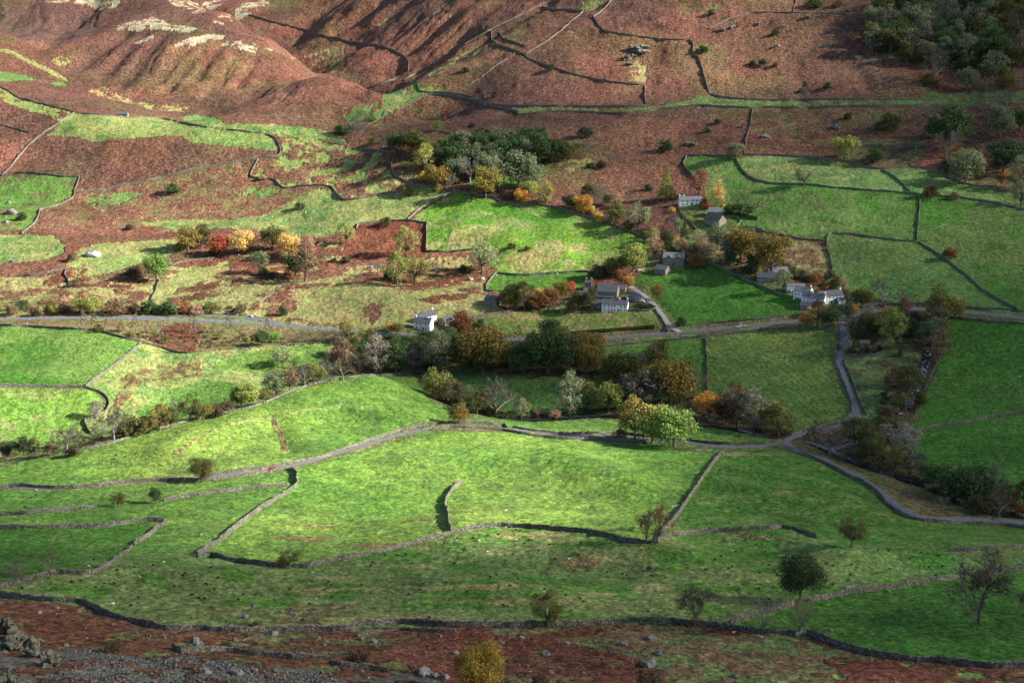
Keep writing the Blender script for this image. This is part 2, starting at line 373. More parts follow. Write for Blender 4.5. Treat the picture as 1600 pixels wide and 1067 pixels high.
# area outline (pixels), cover, ragged edge in metres, optional (second cover, share, patch size)
AREAS = [
 (P('P',-500,740,300,700,700,650,1000,670,1200,690,1400,780,1600,805,2000,820,2000,1040,1600,1036,1480,1033,1270,990,1100,975,800,977,400,984,250,980,160,950,0,933,-500,928),'GS',.5),
 (P('P',-400,490,0,488,500,500,640,510,760,500,900,470,1010,440,1000,400,1060,370,1130,350,1250,400,1330,440,1400,480,1600,480,2000,500,2000,860,1600,840,1400,820,1200,720,700,700,300,780,-400,800),'RO',3,('GR',.35,9)),
 # fell sides
 (P('A',-700,120,0,60,150,10,400,25,470,110,400,190,250,215,120,190,0,150,-700,260),'HE',14),
 (P('A',520,130,600,102,700,82,760,95,800,118,900,128,930,140,850,152,740,138,640,142,560,140),'SC',5,('BR',.25,9)),
 (P('A',805,212,880,178,990,160,1045,165,1040,182,960,200,900,215,850,222),'SC',4,('BR',.2,9)),
 (P('A',1025,212,1060,195,1120,195,1185,222,1215,248,1150,240,1080,225),'SC',4,('BR',.2,9)),
 (P('A',180,20,220,0,560,0,560,25,480,42,350,18,250,18),'SC',5,('BR',.35,10)),
 (P('A',620,200,700,165,720,172,650,205),'SC',3,('BR',.3,8)),
 (P('A',1130,185,1280,240,1420,300,1340,262,1200,225),'SC',3,('BR',.5,8)),
 (P('A',0,225,60,235,130,275,220,310,310,360,320,380,240,345,150,300,60,255,0,240),'ST',3,('GP',.4,10)),
 (P('A',-500,290,0,330,120,350,190,375,60,378,-500,370),'GR',4),
 (P('A',230,285,290,265,340,285,300,310,250,305),'ST',5,('BR',.3,9)),
 (P('A',240,380,300,378,320,395,270,402),'G',3),
 (P('A',400,420,480,400,560,440,700,480,880,500,860,520,700,510,560,470,440,440),'ST',4,('BR',.35,10)),
 (P('A',980,105,1090,50,1140,10,1260,0,1170,70,1110,95,1040,115),'SC',7,('BR',.45,12)),
 (P('A',880,60,960,30,1040,20,1000,50,900,70),'SC',6,('BR',.5,12)),
 (P('A',770,0,860,0,900,20,1010,0,1060,0,900,45,820,30),'SC',6,('BR',.5,12)),
 (P('A',1400,270,1490,235,1600,200,1600,350,1500,330,1430,290),'ST',6,('BR',.4,12)),
 (P('B',370,120,440,60,500,10,480,40,420,90),'SC',4,('BR',.4,8)),
 (P('B',450,115,520,60,580,40,500,90),'SC',4,('BR',.4,8)),
 (P('B',170,120,230,70,215,110,190,125),'ST',4,('BR',.3,8)),
 (P('B',450,310,560,250,650,215,720,205,700,230,600,270,480,340,400,360),'ST',6,('BR',.45,10)),
 (P('B',720,170,800,150,840,90,880,130,840,210,790,215),'RB',6,('BR',.5,9)),
 (P('B',1130,10,1170,0,1230,15,1160,55,1110,45),'GR',5,('ST',.3,8)),
 (P('B',1340,290,1400,270,1430,290,1420,380,1370,385,1350,340),'ST',6,('BR',.3,8)),
 (P('B',1050,150,1080,140,1120,170,1080,180),'ST',6,('BR',.5,8)),
 (P('C',0,0,200,0,260,20,120,60,0,70),'RO',9,('BR',.5,10)),
 (P('C',900,0,1700,0,1700,300,1500,330,1250,330,1060,300,900,250,870,160),'MD',12,('RO',.4,12)),
 (P('B',310,360,380,400,500,405,480,425,420,432,340,418),'G',2,('ST',.25,6)),
 (P('B',240,420,300,410,400,432,330,480,230,535,150,575,120,560,180,510),'GR',2,('ST',.2,7)),
 (P('B',20,530,110,490,190,460,190,490,120,560,60,575),'GR',4,('RO',.4,7)),
 (P('B',420,436,520,440,620,460,680,488,790,498,900,498,1050,500,1200,503,1330,503,1425,495,1600,470,'C',130,442,200,456,330,468,440,470,700,466,900,466,1100,464,1400,470,1600,470,1600,478,1300,490,1100,484,900,485,700,490,560,494,330,494,100,485,0,490,'B',1500,500,1420,510,1330,520,1200,518,1080,512,960,512,835,530,820,508,690,482,620,455,520,432),'GR',1.5,('RO',.45,8)),
 (P('B',140,590,330,480,430,450,560,460,640,490,500,540,300,580,200,610),'RB',5,('BR',.55,9)),
 (P('B',600,850,760,740,900,760,1000,760,930,820,900,870,700,880),'G',5,('RO',.45,9)),
 (P('B',1010,760,1150,720,1210,750,1200,790,1100,800,1020,785),'RB',6,('ST',.5,8)),
 (P('C',345,505,560,505,640,560,720,640,730,700,600,715,320,712,320,600),'RB',7,('BR',.55,12)),
 (P('C',720,650,840,640,1000,640,1150,660,1150,740,1000,760,830,750,730,720),'RO',8,('MD',.4,9)),
 (P('C',600,500,1100,500,1200,520,1000,600,800,640,700,600),'BR',10,('RB',.35,12)),
 (P('C',1120,430,1700,430,1700,480,1120,480),'RO',3,('GR',.35,7)),
 (P('C',1160,770,1300,760,1500,800,1700,850,1700,950,1530,885,1320,860,1250,815),'RO',4,('BR',.3,8)),
 # left intake land
 (P('P',-300,120,'A',0,405,40,425,80,455,160,475,260,500,345,523,290,560,250,545,150,520,60,490,0,465,'P',-300,170),'GP',3,('BR',.2,9)),
 (P('A',345,525,420,530,540,540,760,552,870,577,1050,602,1240,624,1280,650,1290,690,1200,690,1080,680,960,665,880,660,840,630,780,630,600,645,440,648,370,632,215,632,290,560),'GP',2.5,('GR',.3,12)),
 (P('A',840,540,930,530,1000,550,1060,590,960,588,870,570),'GR',3),
 (P('A',960,575,1230,575,1480,600,1600,640,1600,672,1300,632,1240,620,1050,600),'GR',3,('ST',.45,9)),
 (P('A',1300,640,1450,650,1600,680,'B',0,690,100,700,230,712,250,740,240,770,245,810,290,850,280,880,180,895,80,915,20,925,'A',1560,895,1535,862,1480,856,1400,860,1320,870,1290,852,1275,830,1160,820,1195,738,1285,730,1300,700),'GP',4,('BR',.52,14)),
 (P('A',370,880,520,870,780,817,1020,767,1200,738,1155,822,1275,835,1320,875,1530,870,1585,930,'D',1640,0,1560,30,1330,20,900,0,700,10,300,10,'A',320,1060,160,1050,190,975,345,915),'RB',4,('BR',.5,13)),
 (P('A',380,925,600,880,660,900,600,935,430,965),'GR',4,('BR',.25,9)),
 (P('A',1090,890,1200,860,1300,880,1240,915,1100,910),'GR',4,('BR',.3,9)),
 (P('A',640,1030,850,1020,1050,1010,1200,1000,1330,940,1480,870,1540,880,1590,935,'B',80,925,290,892,350,865,450,875,540,890,410,945,340,1000,310,1020,150,1028,80,1040,'D',1620,30,1500,60,1330,62,1180,20,1000,15,850,40),'GP',3.5,('GR',.4,14)),
 (P('A',-800,760,0,815,150,802,365,820,350,870,342,910,185,968,160,1035,125,1062,'P',0,362,-300,362),'G',2,('RO',.3,11)),
 (P('D',-700,40,0,50,100,48,250,50,300,90,290,140,220,170,0,190,-700,170),'GR',5,('GP',.5,14)),
 (P('D',340,130,450,90,620,80,830,60,850,130,760,150,700,160,560,215,420,245,330,200),'GP',6,('ST',.35,12)),
 (P('D',-700,200,80,245,300,225,330,285,420,272,590,247,700,240,770,195,1000,165,1060,180,1200,250,1450,262,1600,240,'E',80,240,400,235,680,240,680,310,700,380,780,400,700,425,560,450,440,460,100,485,'D',1600,478,1330,455,1100,420,700,420,300,425,0,435,-700,440),'ST',6,('BR',.36,16)),
 (P('D',770,260,850,205,1000,190,1060,195,1000,235,900,280,780,300),'GP',3,('ST',.4,9)),
 (P('D',1340,430,1440,330,1600,270,'E',20,270,300,290,600,330,750,390,560,440,330,445,150,470,'D',1600,468),'ST',5,('GP',.4,12)),
 (P('E',80,235,360,220,560,225,700,235,680,260,520,290,330,320,240,300),'BF',5,('ST',.3,9)),
 (P('E',380,350,480,325,600,320,590,340,420,370),'BF',4,('ST',.2,7)),
 (P('E',100,400,150,360,210,370,190,420,130,470),'RB',5,('BR',.5,8)),
 (P('E',350,165,480,150,610,145,640,190,560,200,420,210,340,200),'ST',4,('BR',.25,9)),
 (P('E',0,205,220,180,240,215,30,240),'ST',4,('BR',.3,9)),
 (P('D',210,260,330,200,420,210,400,250,600,245,690,270,600,300,400,300,330,290,230,290),'BF',6,('ST',.25,9)),
 (P('D',800,170,1000,165,1140,130,1500,80,1600,90,1600,170,1480,230,1250,240,1100,215,1000,190,850,195),'BF',6,('ST',.25,10)),
 (P('D',820,330,900,280,1040,262,1020,290,960,350,860,362),'BF',6,('ST',.3,9)),
 (P('B',75,1045,150,1030,310,1024,400,1038,405,1067,'E',405,130,370,150,300,160,120,155,30,180,20,80,60,20),'BF',1.5),
 (P('E',406,-10,'B',335,1020,405,960,545,890,740,938,1020,968,1250,1040,1330,1067,'E',1380,55,1460,90,1480,110,1390,180,1240,190,1160,222,1000,228,800,236,735,222,720,200,640,145,612,128,406,136),'GX',1.2,('GP',.36,12)),
 (P('E',735,226,800,240,1000,230,1155,224,1170,270,1080,310,950,300,720,310,684,300,700,255),'GD',1.2),
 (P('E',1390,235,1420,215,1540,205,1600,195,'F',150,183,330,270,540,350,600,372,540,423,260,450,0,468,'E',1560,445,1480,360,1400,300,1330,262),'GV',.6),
 (P('E',560,452,700,424,840,398,1000,385,1210,402,1330,404,1460,398,1505,468,1300,490,1100,505,700,508),'GO',1.2,('ST',.4,12)),
 (P('E',1090,300,1440,290,1460,395,1200,395,1000,370),'RO',3,('MD',.4,6)),
 # right intake fields
 (P('C',40,724,230,724,265,735,320,720,720,742,820,772,950,785,1070,772,1320,850,1600,900,1900,960,'F',1900,420,1575,408,1250,382,900,370,720,330,718,245,690,130,680,78,300,20,'C',240,1040,140,1000,120,860,80,830,22,760),'GM',1.5,('GD',.35,20)),
 (P('C',270,735,330,720,600,730,810,755,940,785,1000,820,1075,893,850,878,530,853,430,848,330,815),'GR',1,('GP',.3,14)),
 (P('C',960,790,1060,778,1160,788,1320,855,1530,892,1600,960,1500,948,1300,915,1120,902,1060,860),'GR',1.2,('GM',.4,14)),
 (P('F',690,110,700,44,900,66,1100,84,1250,175,1400,300,1560,405,1250,380,1000,372,800,300,716,240),'GR',1,('GM',.45,16)),
 (P('C',200,960,400,900,650,910,700,950,450,960,300,990),'RO',6,('GM',.55,10)),
 (P('F',150,180,210,40,300,20,520,65,680,82,712,210,718,250,660,270,560,270,400,220,240,200),'ST',3,('RU',.42,9)),
 (P('C',0,960,100,960,190,980,290,1010,290,1060,100,1065,0,1065),'G',3,('RO',.4,6)),
 (P('C',0,900,110,940,160,960,80,975,0,960),'G',3),
 (P('F',430,280,560,270,740,330,700,360,560,340),'G',3,('MD',.3,6)),
 # valley floor
 (P('P',-400,505,'D',0,470,330,487,500,505,660,548,600,590,480,690,395,748,200,748,0,748,'P',-400,604),'G',1,('GD',.4,18)),
 (P('P',-400,608,'D',0,755,330,760,440,775,480,815,470,880,390,905,375,960,420,1000,250,1060,0,1060,'P',-400,720),'GL',1,('GP',.3,12)),
 (P('D',395,755,660,552,740,572,820,600,1000,585,1250,562,1510,552,1600,560,'E',60,690,-10,720,'D',1350,765,1100,860,850,915,500,995,430,995,400,925,480,880,510,840,470,775),'GR',1,('GP',.45,14)),
 (P('D',620,690,800,640,900,650,960,700,760,720,640,760,560,880,500,880,540,780),'RU',9,('GP',.5,7)),
 (P('D',970,640,1120,590,1400,570,1510,560,1490,640,1250,680,1000,680),'G',3,('GD',.3,14)),
 (P('D',640,870,760,780,960,715,1130,745,1050,850,850,900,680,900),'G',3,('GD',.3,12)),
 (P('D',0,447,330,448,700,450,1000,462,1300,478,1600,505,'E',300,540,300,600,'D',1510,550,1250,560,1000,582,860,598,740,570,600,535,500,505,330,487,0,468),'RB',2,('RO',.4,8)),
 (P('D',690,540,760,480,830,460,930,470,930,540,900,588,830,595,740,565),'BF',3),
 (P('D',300,1058,560,998,850,918,1150,853,1350,773,1590,715,'E',100,702,250,697,350,702,385,760,420,820,500,850,505,920,300,945,100,1015,'G',1400,40,1000,95,700,120,300,155,0,160,'P',-400,765,-400,745,'G',0,70),'GL',.8,('G',.3,16)),
 (P('D',1250,905,1275,895,1310,960,1345,1040,1340,1065,1320,1065,1290,980),'RU',2,('GP',.4,3)),
 (P('D',800,1062,920,985,1010,945,1000,955,870,1030,830,1066),'RU',2,('GP',.5,4)),
 (P('D',1000,945,1100,912,1250,886,1400,856,1590,832,'E',140,840,260,885,250,890,130,848,0,845,'D',1400,866,1250,896,1100,922),'GP',1.5),
 (P('E',500,690,640,680,860,720,1100,760,1200,820,1240,875,1100,880,960,900,800,895,640,880,520,820,440,740),'GM',2,('G',.4,12)),
 (P('E',590,900,780,910,960,910,1100,890,1260,882,'F',0,920,100,925,300,955,430,1000,300,1025,100,1015,'E',1290,965,1000,970,780,935,520,915),'G',1,('GL',.3,12)),
 (P('E',1200,572,1400,548,1600,533,'F',125,528,130,700,130,800,60,800,'E',1500,650,1350,640,1230,650),'G',1,('GD',.3,12)),
 (P('F',132,530,400,495,600,485,700,490,735,520,720,610,735,690,790,810,800,860,760,915,600,955,520,965,350,880,200,800,134,800),'GO',.8),
 (P('F',620,490,690,487,738,520,745,470),'G',1),
 (P('F',775,620,860,615,960,590,1000,520,1100,540,1120,640,1110,720,1000,900,960,940,870,885,825,790),'RO',3,('GR',.45,9)),
 (P('F',800,400,1250,400,1250,440,1130,600,960,560,780,560,770,470),'RO',4,('MD',.4,7)),
 (P('F',1250,440,1600,462,1900,480,1900,850,1600,868,1350,912,1100,955,1085,920,1110,830,1180,680,1245,560),'GV',.8,('GD',.35,20)),
 (P('F',1030,985,1200,940,1600,875,1900,850,'I',1900,220,1600,270,1500,180,1300,60,1100,60),'GV',1,('GD',.3,20)),
 (P('F',490,1012,600,985,720,960,860,895,960,950,1000,1000,'I',1100,60,1500,200,1600,290,1600,318,1350,305,1140,285,1030,240,930,160,820,95,700,40,560,-5),'RO',2,('RU',.4,7)),
 (P('E',0,560,250,545,560,560,740,590,900,600,1150,590,1230,650,1500,660,1590,720,1590,830,1250,870,1000,880,700,890,480,830,380,740,340,680,0,690),'MD',3,('RO',.5,8)) if False else (P('E',0,560,250,545,560,560,740,590,900,600,1150,590,1230,650,1180,720,900,700,520,665,380,740,340,680,0,690),'MD',3,('RO',.5,8)),
 (P('E',1220,650,1500,660,1600,720,'F',0,800,120,890,300,930,450,985,540,965,560,960,420,935,250,890,100,820,'E',1500,800,1250,780),'MD',3,('RO',.5,8)),
 # near side
 (P('G',0,165,340,168,620,136,900,132,1340,75,1365,105,1370,150,1200,262,950,445,905,480,620,500,540,492,620,435,770,318,660,312,300,345,0,350,'P',-400,825,-400,764),'G',.8,('GL',.2,16)),
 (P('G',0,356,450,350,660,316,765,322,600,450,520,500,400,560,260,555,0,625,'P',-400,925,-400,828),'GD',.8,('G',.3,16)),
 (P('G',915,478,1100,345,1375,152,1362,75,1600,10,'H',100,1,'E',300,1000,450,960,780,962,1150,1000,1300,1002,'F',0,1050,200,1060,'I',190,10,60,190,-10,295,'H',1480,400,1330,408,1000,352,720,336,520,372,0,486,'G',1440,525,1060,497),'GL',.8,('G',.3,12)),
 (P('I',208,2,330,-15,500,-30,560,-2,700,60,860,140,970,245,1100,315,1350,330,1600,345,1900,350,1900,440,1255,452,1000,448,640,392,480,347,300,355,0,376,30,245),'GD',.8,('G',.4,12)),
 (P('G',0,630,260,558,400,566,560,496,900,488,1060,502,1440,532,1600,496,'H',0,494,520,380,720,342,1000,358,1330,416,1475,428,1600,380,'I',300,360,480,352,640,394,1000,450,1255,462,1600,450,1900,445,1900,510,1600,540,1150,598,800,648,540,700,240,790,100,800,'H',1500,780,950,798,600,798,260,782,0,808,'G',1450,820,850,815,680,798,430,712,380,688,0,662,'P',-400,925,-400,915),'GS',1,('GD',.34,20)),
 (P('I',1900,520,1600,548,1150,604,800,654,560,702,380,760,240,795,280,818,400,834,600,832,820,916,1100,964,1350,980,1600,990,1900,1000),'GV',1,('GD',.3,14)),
 (P('G',900,760,1000,710,1200,690,1450,690,1560,720,1500,760,1250,810,1050,812),'RO',9,('GS',.4,10)),
 (P('H',0,815,700,808,1000,808,1300,800,1590,800,'I',150,815,560,850,600,845,820,925,1100,975,1600,1000,1900,1010,1900,1300,-200,1300),'RO',3,('BF',.42,9)),
 (P('H',1030,860,1200,820,1560,820,'I',250,850,560,860,640,880,760,940,700,1000,400,1090,0,1090,'H',1500,1000,1300,930),'GS',5,('RU',.5,8)),
 (P('I',700,960,900,945,1080,970,1350,990,1700,1010,1900,1020,1900,1400,600,1400,720,1040,760,1010),'BF',4,('GS',.22,8)),
 (P('G',-300,690,130,690,380,705,560,790,700,830,850,850,1200,835,1600,835,'H',400,815,700,840,1000,870,1200,905,1420,960,1500,1100,1400,1400,'P',-100,1250),'BF',3,('RO',.18,10)),
 (P('G',200,930,420,900,560,930,800,925,1000,940,1200,975,1500,1000,1600,1015,'H',300,1000,480,1020,560,1090,'G',1000,1150,-200,1150,-200,920),'GK',8,('BF',.42,9)),
 (P('I',270,375,420,370,520,385,500,400,330,400),'RU',3,('GS',.4,4)),
]
AREAW = []
for a in AREAS:
    AREAW.append((cast(dense(a[0], 12))[:, :2], *a[1:]))
# brighter, drier or barer patches inside fields: (pixel centre, half sizes m, cover)
SPOTS = [(P('E',640,20),22,7,'ST'),(P('E',590,70),16,6,'ST'),(P('E',870,140),24,8,'ST'),(P('E',850,190),20,6,'ST'),(P('E',1060,100),16,5,'ST'),
 (P('H',770,395),9,4,'ST'),(P('H',930,390),8,4,'ST'),(P('H',1070,400),12,4,'ST'),(P('H',740,465),8,3,'ST'),(P('H',910,440),6,3,'ST'),
 (P('H',1240,490),12,3,'ST'),(P('H',1490,618),8,4,'ST'),(P('H',1230,655),8,3,'ST'),(P('H',420,525),9,3,'ST'),(P('H',330,765),16,4,'ST'),(P('H',620,615),20,2,'ST'),(P('H',800,675),30,1.6,'ST'),
 (P('H',400,315),18,3,'RU'),(P('H',200,430),20,3,'RU'),(P('G',1400,400),14,4,'RU'),(P('G',1500,345),12,3,'RU'),(P('G',1530,585),7,4,'ST'),(P('G',1430,640),9,3,'ST'),
 (P('I',490,180),5,3,'ST'),(P('I',350,10),22,4,'ST'),(P('H',1110,510),8,6,'RU'),(P('G',1430,795),16,3,'ST'),(P('G',1650,640),16,2,'ST'),(P('H',0,770),10,3,'ST')]
def cover_at(x, y):
    n = x.size; C = np.empty((n, 3)); T = np.zeros((n, 3))
    nz1 = fbm(x/38, y/38, 21, 4); nz2 = fbm(x/38+50, y/38-31, 22, 4)
    nf1 = vnoise(x/4, y/4, 31); nf2 = vnoise(x/4+9, y/4+5, 32)
    wx = (nz1-.5)*2.2+(nf1-.5)*.5; wy = (nz2-.5)*2.2+(nf2-.5)*.5
    C[:] = K['BR'][0]; T[:, 0] = 1
    # bracken slopes: olive and heather patches
    q = fbm(x/70, y/110, 41, 4); s = np.clip((q-.54)*9, 0, .65)[:, None]; C[:] = C*(1-s)+np.array(K['RB'][0])*s
    q = fbm(x/120+3, y/120, 43, 3); s = np.clip((q-.5)*5, 0, .6)[:, None]; C[:] = C*(1-s)+np.array(K['HE'][0])*s
    for a in AREAW:
        w, cov, rag = a[:3]
        m = inside(x+wx*rag, y+wy*rag, w); i = np.nonzero(m)[0]
        c = np.broadcast_to(np.array(K[cov][0]), (i.size, 3)).copy(); t = np.broadcast_to(np.array(K[cov][1:], float), (i.size, 3)).copy()
        if len(a) > 3:
            c2, share, size = a[3]
            sd = (hash(cov+c2) if False else sum(map(ord, cov+c2)))
            q = fbm(x[i]/size, y[i]/(size*.75), sd, 5)
            thr = .5+(.5-share)*.42
            f = sstep(thr-.07, thr+.07, q+(nf1[i]-.5)*.06)[:, None]
            c = c*(1-f)+np.array(K[c2][0])*f; t = t*(1-f)+np.array(K[c2][1:], float)*f
        C[i] = c; T[i] = t
    for (pp, rx, ry, cov) in SPOTWS:
        dx = (x-pp[0]+wx*6)/rx; dy = (y-pp[1]+wy*6)/ry; i = np.nonzero(dx*dx+dy*dy < 2)[0]
        f = (sstep(1.3, .5, (dx*dx+dy*dy)[i]+(nf1[i]-.5)*1.0)*.75)[:, None]
        C[i] = C[i]*(1-f)+np.array(K[cov][0])*f
    # verges and wet banks
    for k, (w, wd) in ROADW.items():
        d, _ = line_dist(x, y, w, wd*.5+4); i = np.nonzero(d < wd*.5+3.2)[0]
        f = (.75*sstep(wd*.5+3.2, wd*.5+1.2, d[i]+(nf1[i]-.5)*2))[:, None]; C[i] = C[i]*(1-f)+np.array(K['ST'][0])*.8*f
    for k, (w, wd) in RIVW.items():
        d, _ = line_dist(x, y, w, wd+7); i = np.nonzero(d < wd+6)[0]
        f = (.9*sstep(wd+6, wd*.5+2, d[i]+(nf1[i]-.5)*5))[:, None]; C[i] = C[i]*(1-f)+np.array(K['MD'][0])*f; T[i] = T[i]*(1-f)+np.array([.2, .6, 0])*f
    # slow variation
    v = 1+.5*(fbm(x/55, y/40, 61, 4)-.5); hue = (fbm(x/80, y/60, 63, 3)-.5)
    C *= v[:, None]; C[:, 0] *= 1+.5*hue; C[:, 2] *= 1+.3*hue
    return C, T
SPOTWS = [(cast(p)[0][:2], rx, ry, c) for p, rx, ry, c in SPOTS]

# ------------------------------------------------------------------ the ground sheet
def build_ground(q=1.0):
    ang = np.concatenate([np.linspace(-62, -24, 40)[:-1], np.linspace(-24, 24, int(1300*q)), np.linspace(24, 62, 40)[1:]])
    near = np.linspace(4, 255, 50)[:-1]; mid = 255*np.exp(np.linspace(0, math.log(2350/255), int(1080*q))); far = np.geomspace(2350, 6500, 40)[1:]
    ys = np.concatenate([near, mid, far])
    t = np.tan(np.radians(ang)); X = t[None, :]*ys[:, None]; Y = np.broadcast_to(ys[:, None], X.shape).copy()
    sh = X.shape; x = X.ravel(); y = Y.ravel()
    z = np.empty(x.size)
    inn = (np.abs(x) < 1480) & (y < 2980)
    i = np.nonzero(inn)[0]; z[i] = ground(x[i], y[i])
    o = np.nonzero(~inn)[0]; cx = np.clip(x[o], -1480, 1480); cy = np.clip(y[o], 0, 2980)
    e = np.hypot(x[o]-cx, y[o]-cy); z[o] = base_h(cx, cy)+rough(cx, cy)+np.minimum(e*.12, 160)
    C, T = cover_at(x, y)
    br = T[:, 0]; tu = T[:, 1]
    z += br*(fbm(x/5.5, y/5.5, 71, 3)-.45)*1.25*np.clip(y/700, .6, 1.25)+(.35+.65*tu)*(1-br)*((fbm(x/4.2, y/3.2, 73, 2)-.5)*1.15+(vnoise(x/1.8, y/1.5, 75)-.5)*.55)
    for k, (w, wd) in ROADW.items():
        d, zz = line_dist(x, y, w, wd*.5+3); m = d < wd*.5+1.0; z[m] = zz[m]-.12
    nr, nc = sh
    a = (np.arange(nr-1)[:, None]*nc+np.arange(nc-1)[None, :]).ravel()
    F = np.stack([a, a+1, a+nc+1, a+nc], 1)
    me = mesh_from('ground', np.stack([x, y, z], 1), F, None, True)
    for nm, arr in (('cover', C), ('growth', T)):
        at = me.attributes.new(nm, 'FLOAT_COLOR', 'POINT')
        at.data.foreach_set('color', np.concatenate([arr, np.ones((len(arr), 1))], 1).astype(np.float32).ravel())
    return me
def ground_mat():
    m, nt, b = new_mat('land_cover', .95, .08)
    cov = N(nt, 'ShaderNodeAttribute', attribute_name='cover').outputs['Color']
    gr = N(nt, 'ShaderNodeAttribute', attribute_name='growth'); sp = N(nt, 'ShaderNodeSeparateColor'); L(nt, gr.outputs['Color'], sp.inputs[0])
    br, tu, stp = sp.outputs
    geo = N(nt, 'ShaderNodeNewGeometry').outputs['Position']
    mp = N(nt, 'ShaderNodeMapping'); mp.inputs['Scale'].default_value = (1, 1, .3); L(nt, geo, mp.inputs[0]); v = mp.outputs[0]
    n1 = noise(nt, .34, 5, .7, v); n2 = noise(nt, .8, 4, .75, v); n3 = noise(nt, .06, 5, .6, v, .6)
    # grass: fine mottling; bracken: dark gaps between fronds
    fg = math_(nt, 'MULTIPLY', maprange(nt, n1, .38, .62, .62, 1.40), maprange(nt, n2, .40, .60, .55, 1.48))
    fb = math_(nt, 'MULTIPLY', maprange(nt, n1, .38, .63, .42, 1.45), maprange(nt, n2, .38, .62, .5, 1.45))
    f = N(nt, 'ShaderNodeMix'); L(nt, br, f.inputs[0]); L(nt, fg, f.inputs[2]); L(nt, fb, f.inputs[3])
    c = vscale(nt, cov, f.outputs[0])
    # tussocks: dry straw tips
    tus = math_(nt, 'MULTIPLY', maprange(nt, noise(nt, .62, 4, .75, v), .5, .68, 0, .5), tu)
    c = mixc(nt, tus, c, mixc(nt, .55, vscale(nt, cov, 1.5), (.30, .27, .11)))
    gaps = math_(nt, 'MULTIPLY', maprange(nt, noise(nt, .45, 3, .7, v), .36, .5, .6, 0), tu)
    c = mixc(nt, gaps, c, vscale(nt, cov, .42))
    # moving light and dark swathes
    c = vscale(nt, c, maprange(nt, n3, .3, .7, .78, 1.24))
    # mown stripes
    w = N(nt, 'ShaderNodeTexWave'); w.inputs['Scale'].default_value = .075; w.inputs['Distortion'].default_value = 5; w.inputs['Detail'].default_value = 2; w.inputs['Detail Scale'].default_value = .3
    mp2 = N(nt, 'ShaderNodeMapping'); mp2.inputs['Rotation'].default_value = (0, 0, radians(-8)); L(nt, geo, mp2.inputs[0]); L(nt, mp2.outputs[0], w.inputs['Vector'])
    st = math_(nt, 'MULTIPLY', maprange(nt, w.outputs['Fac'], .2, .8, -.07, .07), stp)
    c = vscale(nt, c, math_(nt, 'ADD', st, 1.0))
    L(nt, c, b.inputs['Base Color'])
    hb = math_(nt, 'ADD', math_(nt, 'MULTIPLY', n1, maprange(nt, br, 0, 1, .35, 2.2)), math_(nt, 'MULTIPLY', n2, maprange(nt, br, 0, 1, .22, .8)))
    L(nt, bump(nt, hb, 1.5, 1.0), b.inputs['Normal'])
    return m
g = link('ground', build_ground()); g.data.materials.append(ground_mat()); tag(g, kind='structure')

# ------------------------------------------------------------------ roads, lanes, water
def strip(w, wd, dz, crown=0.0):
    w = resample(w, 2.5); t = np.gradient(w[:, :2], axis=0); t /= np.hypot(t[:, 0], t[:, 1])[:, None]+1e-9
    nrm = np.stack([-t[:, 1], t[:, 0]], 1); cols = []
    for s in (-1, -.5, 0, .5, 1):
        p = w.copy(); p[:, :2] += nrm*(wd*.5*s); p[:, 2] += dz+crown*(1-s*s); cols.append(p)
    V = np.stack(cols, 1).reshape(-1, 3); n = len(w)
    a = (np.arange(n-1)[:, None]*5+np.arange(4)[None]).ravel()
    return V, np.stack([a, a+1, a+6, a+5], 1), w, nrm
def road_mat(name, c):
    m, nt, b = new_mat(name, .85, .3)
    v = N(nt, 'ShaderNodeTexCoord').outputs['Object']
    f = math_(nt, 'MULTIPLY', maprange(nt, noise(nt, .35, 5, .6, v), .3, .7, .8, 1.2), maprange(nt, noise(nt, 3, 3, .7, v), .3, .7, .85, 1.15))
    rgb = N(nt, 'ShaderNodeRGB'); rgb.outputs[0].default_value = (*c, 1)
    L(nt, vscale(nt, rgb.outputs[0], f), b.inputs['Base Color']); return m
M_ROAD = road_mat('asphalt', (.105, .108, .118)); M_LANE = road_mat('lane_asphalt', (.125, .125, .13)); M_TRACK = road_mat('farm_lane', (.26, .25, .235))
M_LINE = simple('road_paint', (.55, .55, .53), .15, 2)
for k, dz, m, nm in (('layby', .03, M_ROAD, 'layby'), ('main', .06, M_ROAD, 'main_road'), ('lane', .035, M_LANE, 'valley_lane'), ('west', .03, M_LANE, 'walled_lane'), ('east', .04, M_LANE, 'riverside_lane'), ('farm', .03, M_TRACK, 'farm_lane')):
    V, F, w, nr = strip(ROADW[k][0], ROADW[k][1], dz, .03); tag(link(nm, mesh_from(nm, V, F, m, True)), kind='structure')
